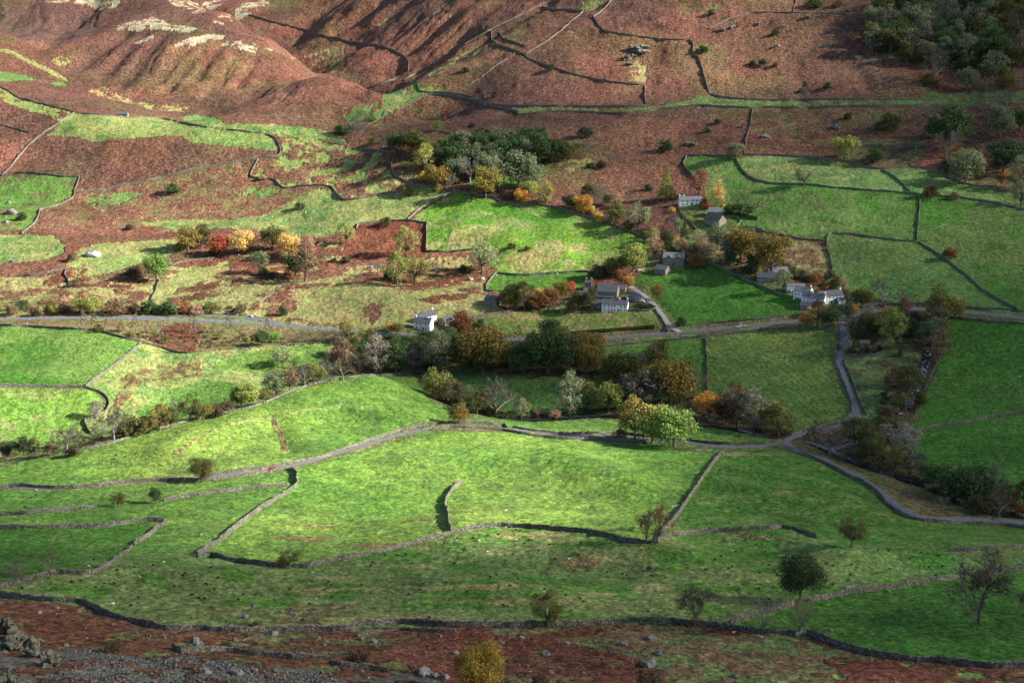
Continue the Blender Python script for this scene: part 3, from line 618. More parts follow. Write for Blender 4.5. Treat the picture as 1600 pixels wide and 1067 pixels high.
# painted lines of the main road
w = resample(ROADW['main'][0], 1.0); t = np.gradient(w[:, :2], axis=0); t /= np.hypot(t[:, 0], t[:, 1])[:, None]; nr = np.stack([-t[:, 1], t[:, 0]], 1)
V = []; F = []
def quadline(i0, i1, off, hw):
    for i in (i0, i1):
        for s in (-1, 1): V.append((*(w[i, :2]+nr[i]*(off+s*hw)), w[i, 2]+.105))
    k = len(V); F.append((k-4, k-3, k-1, k-2))
for i in range(0, len(w)-6, 6):
    quadline(i, i+3, 0, .09)
for i in range(0, len(w)-3, 2):
    for off in (-3.45, 3.45): quadline(i, i+2, off, .06)
tag(link('road_markings', mesh_from('road_markings', V, F, M_LINE)), kind='structure')
def water_mat(nm, th):
    m, nt, b = new_mat(nm, .12, .5)
    v = N(nt, 'ShaderNodeNewGeometry').outputs['Position']
    foam = maprange(nt, noise(nt, .42, 5, .7, v, .5), th, th+.07, 0, .9)
    L(nt, mixc(nt, foam, (.012, .014, .018), (.75, .78, .85)), b.inputs['Base Color']); L(nt, maprange(nt, foam, 0, 1, .12, .8), b.inputs['Roughness'])
    L(nt, bump(nt, noise(nt, 1.4, 3, .6, v), .25), b.inputs['Normal']); return m
for k in RIVW:
    V, F, w, nr = strip(RIVW[k][0], RIVW[k][1], 0.0 if k == 'river' else .05); tag(link(k, mesh_from(k, V, F, water_mat(k+'_water', .66 if k == 'river' else .58), True)), kind='structure')
# ------------------------------------------------------------------ dry-stone walls, each a thing of its own
def stone_mat(name, c, c2):
    m, nt, b = new_mat(name, .95, .1)
    v = N(nt, 'ShaderNodeNewGeometry').outputs['Position']
    vo = N(nt, 'ShaderNodeTexVoronoi'); vo.inputs['Scale'].default_value = 1.9; L(nt, v, vo.inputs['Vector'])
    sep = N(nt, 'ShaderNodeSeparateColor'); L(nt, vo.outputs['Color'], sep.inputs[0])
    f = maprange(nt, sep.outputs[0], 0, 1, .5, 1.4)
    base = mixc(nt, maprange(nt, noise(nt, .12, 4, .6, v), .4, .62, 0, 1), c, c2)
    gap = maprange(nt, vo.outputs['Distance'], .30, .62, 1, .45)
    L(nt, vscale(nt, vscale(nt, base, f), gap), b.inputs['Base Color'])
    L(nt, bump(nt, noise(nt, 2.2, 4, .7, v), .5), b.inputs['Normal']); return m
M_WALL = stone_mat('dry_stone', (.25, .235, .20), (.165, .165, .125))
def wall_mesh(w, hgt, seed, gaps=0.0, wd=.72):
    near = np.hypot(w[:, 0], w[:, 1]).min(); w = smooth_line(resample(w[:, :2], 2.0), 1); w = resample(w, .9 if near < 560 else 1.4)
    n = len(w); r = np.random.default_rng(seed)
    t = np.gradient(w, axis=0); t /= np.hypot(t[:, 0], t[:, 1])[:, None]+1e-9; nr = np.stack([-t[:, 1], t[:, 0]], 1)
    wob = (fbm(np.arange(n)/9.0, np.zeros(n)+seed, seed % 97, 3)-.5)*1.3
    w = w+nr*wob[:, None]
    z = gz(w[:, 0], w[:, 1]); s = np.arange(n)
    h = hgt*(.76+.46*fbm(s/6.0, s*0.0+seed, 5, 3))+r.uniform(-.17, .15, n)
    if gaps: h *= np.where(fbm(s/7.0, s*0+seed*1.7, 8, 3) < gaps, r.uniform(.15, .45, n), 1)
    h[0] *= .8; h[-1] *= .8
    prof = [(-wd*.55, -.7), (-wd*.5, .25), (-wd*.36, .88), (-wd*.2, 1.0), (wd*.2, 1.0), (wd*.36, .88), (wd*.5, .25), (wd*.55, -.7)]
    V = np.zeros((n, 8, 3))
    for k, (o, f) in enumerate(prof):
        j = r.uniform(-.07, .07, n)
        V[:, k, :2] = w+nr*(o+j)[:, None]; V[:, k, 2] = z+(f*h if f > 0 else f)+(r.uniform(-.09, .09, n) if f > .5 else 0)
    a = (np.arange(n-1)[:, None]*8+np.arange(7)[None]).ravel()
    F = np.stack([a, a+1, a+9, a+8], 1).tolist(); F.append(list(range(8))); F.append([(n-1)*8+k for k in range(7, -1, -1)])
    return mesh_from('stone_wall', V.reshape(-1, 3), F, M_WALL)
WALLS = [  # line, height, gaps, label
 (P('P',-120,118,'A',0,405,40,425,80,455,160,475,260,500,345,523),1.6,0,'dark stone wall climbing to the left edge above the pale strip of pasture'),
 (P('A',345,527,290,560,200,620,130,675,90,725,45,785,10,815),1.9,0,'sunlit pale stone wall sweeping down the far-left bracken slope to the little green enclosure'),
 (P('A',360,526,420,530,500,538,640,547,760,552,870,577,960,592),1.4,.36,'broken low wall along the top of the long pale pasture under the spur'),
 (P('A',1050,602,1140,612,1240,624),1.3,.4,'short tumbled wall ending at the top corner of the zigzag wall'),
 (P('A',1240,624,1275,645,1295,685,1300,715,1285,728,1200,732),1.8,0,'zigzag grey wall stepping down beside the round bracken pasture'),
 (P('A',1195,736,1130,747,1020,767,900,787,780,817,640,847,520,870,440,887,355,896),1.7,0,'long pale wall running straight along the lower edge of the reddest bracken pasture'),
 (P('A',1195,740,1175,780,1155,820,1215,832,1275,834,1290,857,1320,874,1400,864,1480,860,1535,867,1560,900,1590,930,'B',80,922,180,902,290,890),1.7,0,'crooked wall winding below the rutted green hump towards the round bush'),
 (P('A',5,814,60,805,150,802,230,812,280,820,365,820),1.7,0,'grey wall along the top of the small green enclosure at the left edge'),
 (P('A',367,820,350,872,342,914,300,942,240,960,185,972,178,1002,160,1037,125,1067,'D',100,47),1.7,0,'stepped wall down the right side of the small green left enclosure'),
 (P('P',-60,187,'A',0,580,70,597,140,617),1.4,.3,'short dark ruined wall in the bracken at the far left'),
 (P('A',1150,72,1250,102,1330,122,1430,147,1510,172,1590,187,'B',0,187,80,202,170,210,250,237,300,264,325,292,318,332),2.0,0,'long dark wall crossing the gullied far hillside and hooking down at its end'),
 (P('B',316,338,250,372,180,397,110,417),1.5,.2,'thin pale wall dropping from the hooked end of the far hillside wall'),
 (P('B',985,0,850,67,705,137),1.6,0,'straight pale wall climbing off the top of the picture above the twin enclosures'),
 (P('B',703,140,600,197,480,267,400,322,300,372),1.6,0,'long straight pale wall running diagonally down the fellside to the lane head'),
 (P('B',708,143,706,182,726,207,790,230,820,242,850,252,880,277,950,302,1050,337,1150,364,1250,382,1330,392,1416,400),2.0,0,'dark wall curving down and across the mid fellside to the wall corner'),
 (P('B',740,150,760,180,800,195,860,215),1.5,.35,'short ruined wall inside the upper bracken enclosure'),
 (P('B',866,250,950,202,1030,142,1080,97,1130,57),1.6,0,'pale wall rising diagonally to the bright green patch at the top'),
 (P('B',940,34,990,47,1070,50,1128,54),1.9,0,'short dark wall closing the top of the upper enclosure'),
 (P('B',815,252,720,312,640,372,565,417),1.3,.45,'ruined line of stones slanting down the fell between the two lanes of bracken'),
 (P('B',1265,0,1225,47,1178,82,1205,127,1235,150,1320,162,1400,174,1480,185,1590,187,'C',26,188),1.8,0,'dark kinked wall across the top of the middle fellside'),
 (P('B',1418,402,1415,442,1415,482,1428,492),1.8,0,'short upright pale wall joining the fellside wall to the green lane'),
 (P('B',305,378,310,402,340,422,420,431,520,434,610,452,650,467,690,487,790,492,900,494,1050,495,1200,497,1320,497,1425,490),1.8,0,'upper wall of the walled green lane on its left half'),
 (P('C',142,437,200,452,330,464,440,467,560,463,690,463,830,461,900,463,1100,461,1250,455),1.6,.1,'upper wall of the green lane below the right-hand fellside'),
 (P('B',426,441,520,446,620,464,680,490,760,504,820,516,832,535,870,531,960,520,1080,520,1200,527,1330,527,1420,517,1500,507,1600,497,'C',100,492,200,497,330,502),1.9,0,'lower wall of the green lane above the beck woodland'),
 (P('C',350,504,420,498,560,502,700,499,900,492,1100,492,1300,497,1450,494,1600,482,1750,470),1.8,0,'lower wall of the green lane running to the right edge under the trees'),
 (P('B',408,438,330,482,230,537,130,582),1.5,.15,'thin straight wall dropping from the lane head to the ravine'),
 (P('B',462,612,560,630,680,640,850,647),1.6,0,'dark wall behind the evergreen ravine wood beside the lone pale tree'),
 (P('B',110,690,200,702,260,707,240,762,245,802,280,832,350,862,450,872,538,886),1.7,.05,'curving wall round the right end of the rutted green hump'),
 (P('B',542,889,480,912,410,947,370,972,345,997,318,1020),1.9,0,'bright pale wall up the left end of the vivid green field'),
 (P('B',82,1064,85,1042,150,1031,240,1026,310,1023,400,1036,'E',404,-8,404,60,404,130,480,133,560,126,612,120),1.8,0,'wall around the square of deep red bracken left of the vivid field'),
 (P('E',700,150,704,132,707,118),1.7,0,'stub of pale wall beside the pale tree below the vivid green field'),
 (P('B',545,889,640,902,720,920,740,937,830,947,920,952,1020,967,1080,987,1160,1012,1250,1037,1330,1067,'E',1390,52,1450,82),1.8,0,'long wall along the upper edge of the vivid green field beside the autumn trees'),
 (P('C',145,137,240,87,330,64),1.5,.4,'tumbled pale wall below the thorn bushes near the top of the right fellside'),
 (P('C',335,63,450,62,600,64,760,67,860,87,890,92),1.7,0,'dark wall running into the big wood from the left'),
 (P('C',547,0,538,30,530,58),1.6,0,'short pale wall at the top edge meeting the wall into the big wood'),
 (P('C',50,187,70,212,65,252,95,272,110,322,130,392,140,432),1.9,0,'crooked sunlit wall down the right fellside to the green lane'),
 (P('C',490,240,560,234,650,222,760,207),1.3,.5,'faint ruined wall alone on the right fellside below the big wood'),
 (P('C',343,505,335,582,310,652,308,715),1.8,0,'wall dropping steeply from the green lane to the topmost right fields'),
 (P('C',38,724,20,762,50,802,80,832),1.8,0,'dark wall at the left corner of the topmost right field'),
 (P('C',40,722,130,722,230,724,320,720,450,722,600,730,720,744,810,754,820,772,940,785),1.8,0,'wall along the top of the topmost right field below the bracken'),
 (P('C',945,786,1070,772,1160,787,1250,822,1320,852,1420,872,1530,892,1700,915),1.8,0,'wall along the top of the right corner field below the dark trees'),
 (P('C',265,737,290,782,320,817,370,842,430,852,530,857,600,857,700,870,850,882,1000,892,1110,902),1.8,0,'long wall dividing the upper bright field from the olive field beneath it'),
 (P('C',942,788,1000,822,1050,867,1076,893),1.7,0,'short diagonal wall between the two topmost right fields'),
 (P('C',1120,907,1115,972,1110,1065,'F',1107,25,1103,75),1.8,0,'upright pale wall down the middle of the right upper fields'),
 (P('C',1125,903,1200,912,1300,917,1400,932,1500,952,1600,975,1750,1000),1.8,0,'wall under the small bush dividing the right corner field from the one below'),
 (P('C',310,1052,400,1067,'F',300,18,400,42,500,62,600,77,680,82),1.7,0,'dark wall between the straw-coloured rough field and the green field above'),
 (P('F',688,108,686,72,702,44,800,50,900,67,1000,77,1100,84),1.8,0,'wall along the top of the square green field above the white inn'),
 (P('F',1107,88,1170,122,1250,177,1330,237,1400,302,1480,352,1550,392,1575,410),1.8,0,'long diagonal wall down to the right-hand road past the lone russet tree'),
 (P('F',687,112,702,162,712,212,718,247),1.7,0,'short pale wall down the right side of the straw-coloured rough field'),
 (P('F',140,180,230,222,330,272,430,312,540,352,596,372),1.7,0,'wall between the smooth dark green field and the inn gardens'),
 (P('F',38,472,120,463,260,452,400,441,545,424),1.6,0,'roadside wall along the foot of the smooth dark green field'),
 (P('F',0,532,100,527,250,507,400,492,500,487,600,482,680,487,733,507,738,560,720,612,735,672,765,732,790,802,803,852,800,885,760,920,700,932,600,957,520,977),1.8,0,'long wall around the striped olive field along road and lane'),
 (P('F',125,530,130,602,133,702,133,800),1.7,0,'straight dark wall dividing the striped olive field from the field on its left'),
 (P('F',772,626,772,652,802,722,827,792,852,852,870,885),1.6,.1,'wall on the right side of the lane along the rough triangle'),
 (P('F',775,612,850,614,900,614,930,605,955,592),1.8,0,'curved garden wall below the stone cottage by the lane'),
 (P('F',1000,992,1080,967,1200,937,1350,917,1450,897,1600,872,1800,840),1.8,0,'wall between the two vivid green fields at the right edge'),
 (P('F',890,377,1000,374,1100,372,1250,380,1400,394,1600,405,1800,412),1.6,0,'upper roadside wall on the right with the big fields behind it'),
 (P('F',1255,436,1350,446,1480,456,1600,465,1800,476),1.5,0,'lower roadside wall on the right above the vivid green field'),
 (P('D',85,242,150,242,230,224,300,207),1.6,0,'pale wall over the straw pasture at the left, below the white boulder'),
 (P('D',305,210,298,237,310,258,325,280),1.6,0,'short bent wall in the red bracken under the white boulder'),
 (P('D',420,272,500,257,590,247),1.4,.25,'low wall leading right towards the big green ash'),
 (P('D',790,192,860,174,930,167,1000,162),1.6,0,'pale wall below the red and golden trees'),
 (P('D',742,257,720,312,700,357),1.7,0,'upright wall running down from the big green ash towards the main road'),
 (P('D',1300,287,1260,322,1210,357,1180,372),1.3,.4,'ruined wall slanting through the bracken above the lay-by'),
 (P('P',-150,506,'D',0,472,100,474,200,480,330,489,430,494,500,507,600,537,670,552,740,572,820,599,870,599),1.6,0,'dark wall along the top of the left meadow below the birches'),
 (P('D',658,553,610,592,550,642,480,692,395,752),1.9,0,'bright sunlit wall slanting down between two left meadows'),
 (P('P',-150,603,'D',0,752,100,752,200,752,330,757,400,760,460,777,495,807,508,842,490,872,470,887,400,907,395,922,420,972,435,997),1.8,0,'wall looping round the end of the pale mown meadow at the left edge'),
 (P('D',300,1060,450,1035,560,1000,700,955,850,920,1000,885,1150,855,1250,820,1350,775,1450,740,1590,717,'E',100,705,250,701,350,708),1.2,.15,'thin wall along the far crest of the long left field'),
 (P('E',732,226,700,257,680,292,680,312,715,314),1.7,0,'curved pale wall at the left end of the narrow green field by the barn'),
 (P('E',735,228,800,240,900,237,1000,230,1100,224,1155,224),1.7,0,'wall along the top of the narrow green field under the vivid one'),
 (P('E',570,452,620,442,700,422,770,412,830,397),2.2,0,'thick pale wall rising from the roadside cottage to the trees'),
 (P('E',500,922,640,922,770,932,780,944),1.6,0,'upper wall of the walled lane right of the russet tree'),
 (P('E',802,943,900,961,1020,974,1150,973,1290,968,1420,985,'F',0,996,100,1010,200,1020,400,1016),1.6,0,'upper wall of the walled lane behind the three big sycamores'),
 (P('E',430,953,520,944,640,946,770,959,850,975,980,992,1150,1003,1280,1004,1420,1012),1.7,0,'lower wall of the walled lane along the top of the big sunlit field'),
 (P('E',490,922,400,929,300,953,200,983,90,1024,0,1052,'G',1500,25,1400,42,1250,68,1100,88,985,104),1.6,0,'upper wall of the walled lane climbing the left hump'),
 (P('G',985,128,1100,113,1250,90,1335,77),1.2,.1,'short lower wall of the lane beside the round dark tree'),
 (P('P',-150,766,'G',0,170,60,160,150,160,250,168,340,166,430,160,520,148,620,138,720,134,900,134,950,130),1.9,0,'dark lower wall of the walled lane at the left edge'),
 (P('G',760,227,850,207,950,194,1100,177,1250,160,1330,152),1.9,0,'thick sunlit wall ending at the two small dark trees'),
 (P('P',-150,807,'G',0,292,100,287,250,272,350,264,420,257),1.8,0,'dark wall at the left edge ending at a small gate'),
 (P('P',-150,830,'G',0,354,150,352,300,349,450,347,550,337,670,314,760,320),1.9,0,'long dark wall along the top of the lower left field'),
 (P('G',772,322,700,377,620,430),1.9,0,'short lit wall at the right end of the lower left field'),
 (P('G',612,440,590,462,540,497,480,537,430,562,390,567,300,562,260,557,180,577,80,607,0,630,'P',-150,945),1.8,.05,'crooked wall below the lower left field running off at the left edge'),
 (P('G',1353,72,1375,112,1378,150,1300,207,1200,267,1100,342,1020,407,950,452,912,478),2.1,0,'bold sunlit wall down the left side of the big bright field'),
 (P('G',918,484,980,480,1060,502,1150,514,1250,527,1350,532,1440,530,1520,507,1600,494,'H',100,477,220,457,330,432,430,402,520,377,620,352,720,340,850,347,1000,357,1150,372,1250,392,1330,414,1400,422,1465,424),2.0,0,'very long wall along the foot of the big bright field'),
 (P('H',1490,391,1600,379,'I',130,369,300,358,480,351,560,366,640,393),1.9,0,'wall along the foot of the dark green field ending short of a lone tree'),
 (P('P',-150,930,'G',0,667,130,677,250,690,380,692,430,717,480,747,570,777,680,802,740,817,850,820,1000,827,1150,832,1300,827,1450,824,1600,824,'H',120,803,260,788,380,793,480,803,600,803,720,805,805,808,950,802,1100,800,1250,792,1400,784,1500,784,1600,797,'I',150,807,280,822,400,840,545,846),2.0,0,'longest dark wall between the grazed pasture and the near bracken'),
 (P('G',800,907,830,927,950,922,1050,922,1200,942,1350,957,1530,962),1.9,0,'dark wall standing alone in the near bracken beside the scree'),
 (P('G',1525,977,1560,987,1600,990,'H',100,997,230,1012),1.7,.1,'low dark wall in the near bracken left of the golden bush'),
 (P('G',1080,872,1200,857,1240,850),1.2,.45,'tumbled stones of an old wall in the left bracken'),
 (P('H',80,852,180,827,290,820,420,827,560,832),1.2,.42,'tumbled pale old wall just below the longest wall'),
 (P('H',572,137,530,167,500,217,492,247,505,292,515,368),2.1,0,'isolated crooked wall stub in the middle of the big bright field'),
 (P('I',207,0,150,62,80,172,30,242,0,287,'H',1560,302,1500,367,1475,422),2.2,0,'bold sunlit wall down the right side of the big bright field'),
 (P('I',1800,530,1600,547,1500,557,1350,572,1150,602,950,632,800,652,680,677,600,692),2.0,0,'wall climbing right from the dark evergreen oak to the right edge'),
 (P('I',540,702,450,727,350,757,240,792),1.8,.05,'low brown wall below the dark evergreen oak towards the pollards'),
 (P('I',600,840,700,882,820,922,900,940,1000,954,1100,970,1250,974,1350,987,1450,997,1600,997,1800,1003),2.1,0,'dark wall along the lower edge of the bottom right field'),
 (P('I',1255,457,1350,452,1450,447,1600,442,1800,436),1.8,0,'short dark wall at the right edge above the grazed pasture'),
 (P('I',575,8,680,50,760,95,860,141,930,191,968,246,1020,284,1100,313,1200,323,1350,329,1500,340,1600,349,1800,362),1.7,0,'wall along the near side of the riverside lane'),
 (P('E',650,577,720,577,890,582),1.5,0,'short roadside wall glimpsed among the valley trees'),
 (P('E',1200,574,1400,549,1600,535),1.6,0,'wall below the main road over the narrow middle field'),
 (P('E',1462,398,1490,435,1508,470,1522,497),1.5,0,'wall along the left side of the farm lane'),
 (P('C',-10,960,20,1000,60,1040,80,1065),1.5,0,'dark garden wall dropping left of the white longhouse'),
 (P('C',215,1000,270,1008,290,1022,280,1042,230,1055),1.4,0,'ring of wall around the bright lawn beside the old barn'),
 (P('E',1330,245,1390,205,1405,180),1.4,0,'pale wall beside the track up to the stone villa'),
 (P('E',1335,402,1400,405,1455,398),1.4,0,'front garden wall of the white farmhouse'),
]
for i, (l, h, gp, lab) in enumerate(WALLS):
    wpt = cast(dense(l, 5))
    # drop points whose line of sight slipped past a crest
    keep = [0]
    for k in range(1, len(wpt)):
        pd = wpt[keep[-1]]
        if abs(wpt[k, 1]-pd[1]) < 55*max(1, (k-keep[-1])*.5): keep.append(k)
    wpt = wpt[keep]
    o = link('stone_wall', wall_mesh(wpt, h*.97, 100+i, gp)); tag(o, lab, 'wall', 'dry-stone walls of the valley', 'thing')
# post and wire fences
M_POST = simple('weathered_wood', (.20, .175, .14), .3, 2)
FENCES = [(P('D',880,600,930,590,1000,583,1150,578,1250,563,1400,555,1510,552),'grey post fence below the birches along the left meadow'),
 (P('F',1240,562,1215,620,1180,682,1145,760,1110,832,1085,918),'post fence along the right bank of the rushing beck'),
 (P('G',580,497,650,498,740,495,820,490,905,484),'faint post fence across the shaded corner between two walls'),
 (P('P',-60,497,'D',0,432,150,426,330,424,480,424),'roadside post fence at the left above the main road')]
for l, lab in FENCES:
    w = resample(cast(dense(l, 5)), 3.0); root = empty('post_fence', tuple(w[0])); tag(root, lab, 'fence', None, 'thing')
    V = []; F = []
    def bar(a, b, r):
        a = Vector(a); b = Vector(b); k = len(V); d = (b-a).normalized(); s = d.cross(Vector((0, 0, 1)) if abs(d.z) < .9 else Vector((1, 0, 0))).normalized(); u = d.cross(s)
        for p in (a, b):
            for q in ((-1, -1), (1, -1), (1, 1), (-1, 1)): V.append(tuple(p+s*r*q[0]+u*r*q[1]-Vector(w[0])))
        F.extend([(k, k+1, k+5, k+4), (k+1, k+2, k+6, k+5), (k+2, k+3, k+7, k+6), (k+3, k, k+4, k+7), (k+4, k+5, k+6, k+7)])
    bar((w[0][0], w[0][1], w[0][2]-.3), (w[0][0], w[0][1], w[0][2]+1.25), .09); pm = mesh_from('fence_post', V, F, M_POST)
    for p in w[:100]:
        q = link('post', pm, root); q.location = Vector((p[0], p[1], float(gz(p[0], p[1]))))-Vector(w[0])
    V = []; F = []
    for a, b in zip(w[:-1], w[1:]):
        for hh in (.5, .85, 1.15): bar((a[0], a[1], float(gz(a[0], a[1]))+hh), (b[0], b[1], float(gz(b[0], b[1]))+hh), .02)
    link('wire', mesh_from('fence_rails', V, F, M_POST), root)
# ------------------------------------------------------------------ trees and bushes
M_BARK = simple('bark', (.115, .095, .075), .3, 3); M_PALEBARK = simple('pale_bark', (.24, .22, .19), .25, 3); M_GREYBARK = simple('grey_bark', (.21, .19, .165), .3, 3)
def leaf_mat():
    m = bpy.data.materials.new('leaves'); m.use_nodes = True; nt = m.node_tree; nt.nodes.clear()
    oi = N(nt, 'ShaderNodeObjectInfo'); geo = N(nt, 'ShaderNodeNewGeometry')
    f = math_(nt, 'MULTIPLY', maprange(nt, geo.outputs['Random Per Island'], 0, 1, .6, 1.4), maprange(nt, noise(nt, .33, 3, .6, geo.outputs['Position']), .3, .7, .72, 1.3))
    c = vscale(nt, oi.outputs['Color'], f)
    hs = N(nt, 'ShaderNodeHueSaturation'); L(nt, c, hs.inputs['Color']); L(nt, maprange(nt, noise(nt, .21, 2, .5, geo.outputs['Position']), .3, .7, .475, .525), hs.inputs['Hue'])
    d = N(nt, 'ShaderNodeBsdfDiffuse'); t = N(nt, 'ShaderNodeBsdfTranslucent'); L(nt, hs.outputs[0], d.inputs[0]); L(nt, hs.outputs[0], t.inputs[0])
    mx = N(nt, 'ShaderNodeMixShader'); mx.inputs[0].default_value = .3; L(nt, d.outputs[0], mx.inputs[1]); L(nt, t.outputs[0], mx.inputs[2])
    o = N(nt, 'ShaderNodeOutputMaterial'); L(nt, mx.outputs[0], o.inputs[0]); return m
M_LEAF = leaf_mat()
def tube(V, F, a, b, ra, rb, sides=5):
    a = np.array(a, float); b = np.array(b, float); d = b-a; d /= np.linalg.norm(d)+1e-9
    s = np.cross(d, (0, 0, 1) if abs(d[2]) < .9 else (1, 0, 0)); s /= np.linalg.norm(s); u = np.cross(d, s); k = len(V)
    for p, r in ((a, ra), (b, rb)):
        for i in range(sides):
            t = 2*pi*i/sides; V.append(tuple(p+(s*cos(t)+u*sin(t))*r))
    for i in range(sides): j = (i+1) % sides; F.append((k+i, k+j, k+sides+j, k+sides+i))
    F.append(tuple(k+sides+i for i in range(sides)))
def leaves_mesh(name, C, n, size, r, flat=.75):
    """C: leaf centres, n: outward directions"""
    m = len(C); nn = n+r.normal(0, flat, (m, 3)); nn /= np.linalg.norm(nn, axis=1)[:, None]+1e-9
    a = np.cross(nn, r.normal(0, 1, (m, 3))); a /= np.linalg.norm(a, axis=1)[:, None]+1e-9; b = np.cross(nn, a)
    s = size*r.uniform(.55, 1.25, m)[:, None]; q = r.uniform(.5, .9, m)[:, None]
    V = np.stack([C-a*s, C-b*s*q, C+a*s*.8, C+b*s*q], 1).reshape(-1, 3)
    return mesh_from(name, V, np.arange(m*4).reshape(m, 4), M_LEAF)
def branches(r, start, dirn, length, rad, depth, V, F, tips, spread=.6, up=.25, kids=(2, 4), sides=5):
    p = np.array(start, float); d = np.array(dirn, float); n = 3
    for k in range(n):
        d = d+r.normal(0, .16, 3)+np.array([0, 0, up*.25]); d /= np.linalg.norm(d)
        q = p+d*length/n; tube(V, F, p, q, rad*(1-.22*k), rad*(1-.22*(k+1)), sides); p = q
        if depth > 0 and k > 0:
            for _ in range(r.integers(*kids)):
                e = r.normal(0, 1, 3); e -= d*e.dot(d); e /= np.linalg.norm(e)+1e-9
                nd = d+e*spread*r.uniform(.7, 1.4); nd[2] += up*.5; nd /= np.linalg.norm(nd)
                branches(r, p, nd, length*r.uniform(.52, .72), rad*.45, depth-1, V, F, tips, spread, up, kids, max(3, sides-1))
    tips.append((p, d))
def proto(kind, seed, dense=1.0):
    r = np.random.default_rng(seed); V = []; F = []; lobes = []; bark = M_BARK
    def shell(n, c, rad, lo=-.35):
        P_ = r.normal(0, 1, (n, 3)); P_ /= np.linalg.norm(P_, axis=1)[:, None]; P_ = P_[P_[:, 2] > lo]
        return np.array(c)+P_*np.array(rad)*r.uniform(.60, 1.06, (len(P_), 1)), P_
    if kind in ('round', 'loose', 'bush', 'oval'):
        if kind == 'round': c, rad, nl, lr, nleaf, ls, trunk = (0, 0, .47), (.38, .38, .36), 44, (.11, .21), 3800, .027, .2
        elif kind == 'oval': c, rad, nl, lr, nleaf, ls, trunk = (0, 0, .75), (.34, .34, .65), 50, (.11, .19), 2600, .028, .35
        elif kind == 'loose': c, rad, nl, lr, nleaf, ls, trunk = (0, 0, .58), (.38, .38, .46), 46, (.08, .16), 2500, .024, .24
        else: c, rad, nl, lr, nleaf, ls, trunk = (0, 0, .26), (.40, .40, .26), 28, (.11, .19), 1700, .032, .08
        P_, D_ = shell(nl, c, rad, -.8 if kind != 'bush' else -.7)
        for p in P_: lobes.append((p, r.uniform(*lr)))
        if kind != 'loose': lobes.append((np.array(c), rad[2]*.72))
        base = np.array([0, 0, -.06]); fork = np.array([r.normal(0, .02), r.normal(0, .02), trunk])
        tube(V, F, base, fork, .036 if kind != 'bush' else .02, .027, 7)
        for p, s in lobes[:20 if kind == 'loose' else 12]:
            m = (fork+p)/2+r.normal(0, .03, 3)+np.array([0, 0, .02]); tube(V, F, fork, m, .016, .010, 4); tube(V, F, m, p, .010, .004, 4)
    elif kind == 'cone':
        tube(V, F, (0, 0, -.06), (0, 0, 1.9), .05, .01, 6)
        for i in range(70):
            t = (i+.5)/70; z = .15+1.9*t; R = .46*(1-t)**.85; a = i*2.4+r.uniform(-.3, .3); lobes.append((np.array([cos(a)*R*.72, sin(a)*R*.72, z]), .055+R*.30))
        nleaf, ls = 2600, .034
    elif kind == 'col':
        tube(V, F, (0, 0, -.06), (0, 0, 1.6), .05, .02, 6)
        for i in range(50):
            t = (i+.5)/50; z = .12+2.2*t; R = .38*math.sqrt(max(0, 1-(t*1.9-.8)**2*.75)) if t > .1 else .3; a = i*2.4; lobes.append((np.array([cos(a)*R*.7, sin(a)*R*.7, z]), .10+R*.25))
        nleaf, ls = 2200, .04
    elif kind == 'slim':
        bark = M_PALEBARK; tube(V, F, (0, 0, -.06), (.05, 0, .9), .035, .024, 5); tube(V, F, (.05, 0, .9), (.02, .03, 1.9), .024, .008, 5)
        for i in range(22):
            t = i/22; z = .6+1.35*t; R = .36*(1-t*.75); a = i*2.4; p = np.array([cos(a)*R, sin(a)*R, z]); lobes.append((p, r.uniform(.06, .13))); tube(V, F, (.04, 0, z-.25), p, .012, .004, 3)
        nleaf, ls = 1000, .034
    elif kind in ('bare', 'bigbare', 'pollard'):
        bark = M_GREYBARK if kind != 'bigbare' else M_BARK; tips = []; dp = 3 if kind == 'bare' else 4
        if kind == 'pollard':
            tube(V, F, (0, 0, -.06), (0.02, 0, .22), .07, .085, 7)
            for i in range(16):
                a = i*2.4; e = r.uniform(.25, .8); branches(r, (.02+.05*cos(a), .05*sin(a), .2), (cos(a)*e, sin(a)*e, 1), r.uniform(.5, .8), .013, 2, V, F, tips, .45, .3, (1, 3), 4)
        else:
            tube(V, F, (0, 0, -.06), (.01, .01, .26), .042, .032, 7)
            for i in range(6):
                a = i*2.4+r.uniform(-.3, .3); e = r.uniform(.35, 1.15) if i else .1
                branches(r, (.01, .01, .22+.03*(i % 3)), (cos(a)*e, sin(a)*e, .8), r.uniform(.34, .5), .022, dp-1, V, F, tips, .75, .22, (2, 3) if kind == 'bare' else (2, 3), 4)
            if kind == 'bigbare':
                pass
        # the spray of fine twigs at the branch ends
        T = []; k = 7 if kind != 'bare' else 9
        for p, d in tips:
            for _ in range(k):
                e = d+r.normal(0, .62, 3); e /= np.linalg.norm(e); T.append((p, p+e*r.uniform(.05, .14)))
        a = np.array([t[0] for t in T]); b = np.array([t[1] for t in T]); d = b-a
        s = np.cross(d, r.normal(0, 1, d.shape)); s /= np.linalg.norm(s, axis=1)[:, None]+1e-9; wv = s*(.0055 if kind == 'bare' else .0035)
        TV = np.stack([a-wv, a+wv, b+wv*.5, b-wv*.5], 1).reshape(-1, 3)
        return mesh_from('trunk', V, F, bark), mesh_from('twigs', TV, np.arange(len(TV)).reshape(-1, 4), M_LEAF)
    wts = np.array([s*s for _, s in lobes]); wts /= wts.sum(); C = []; D = []
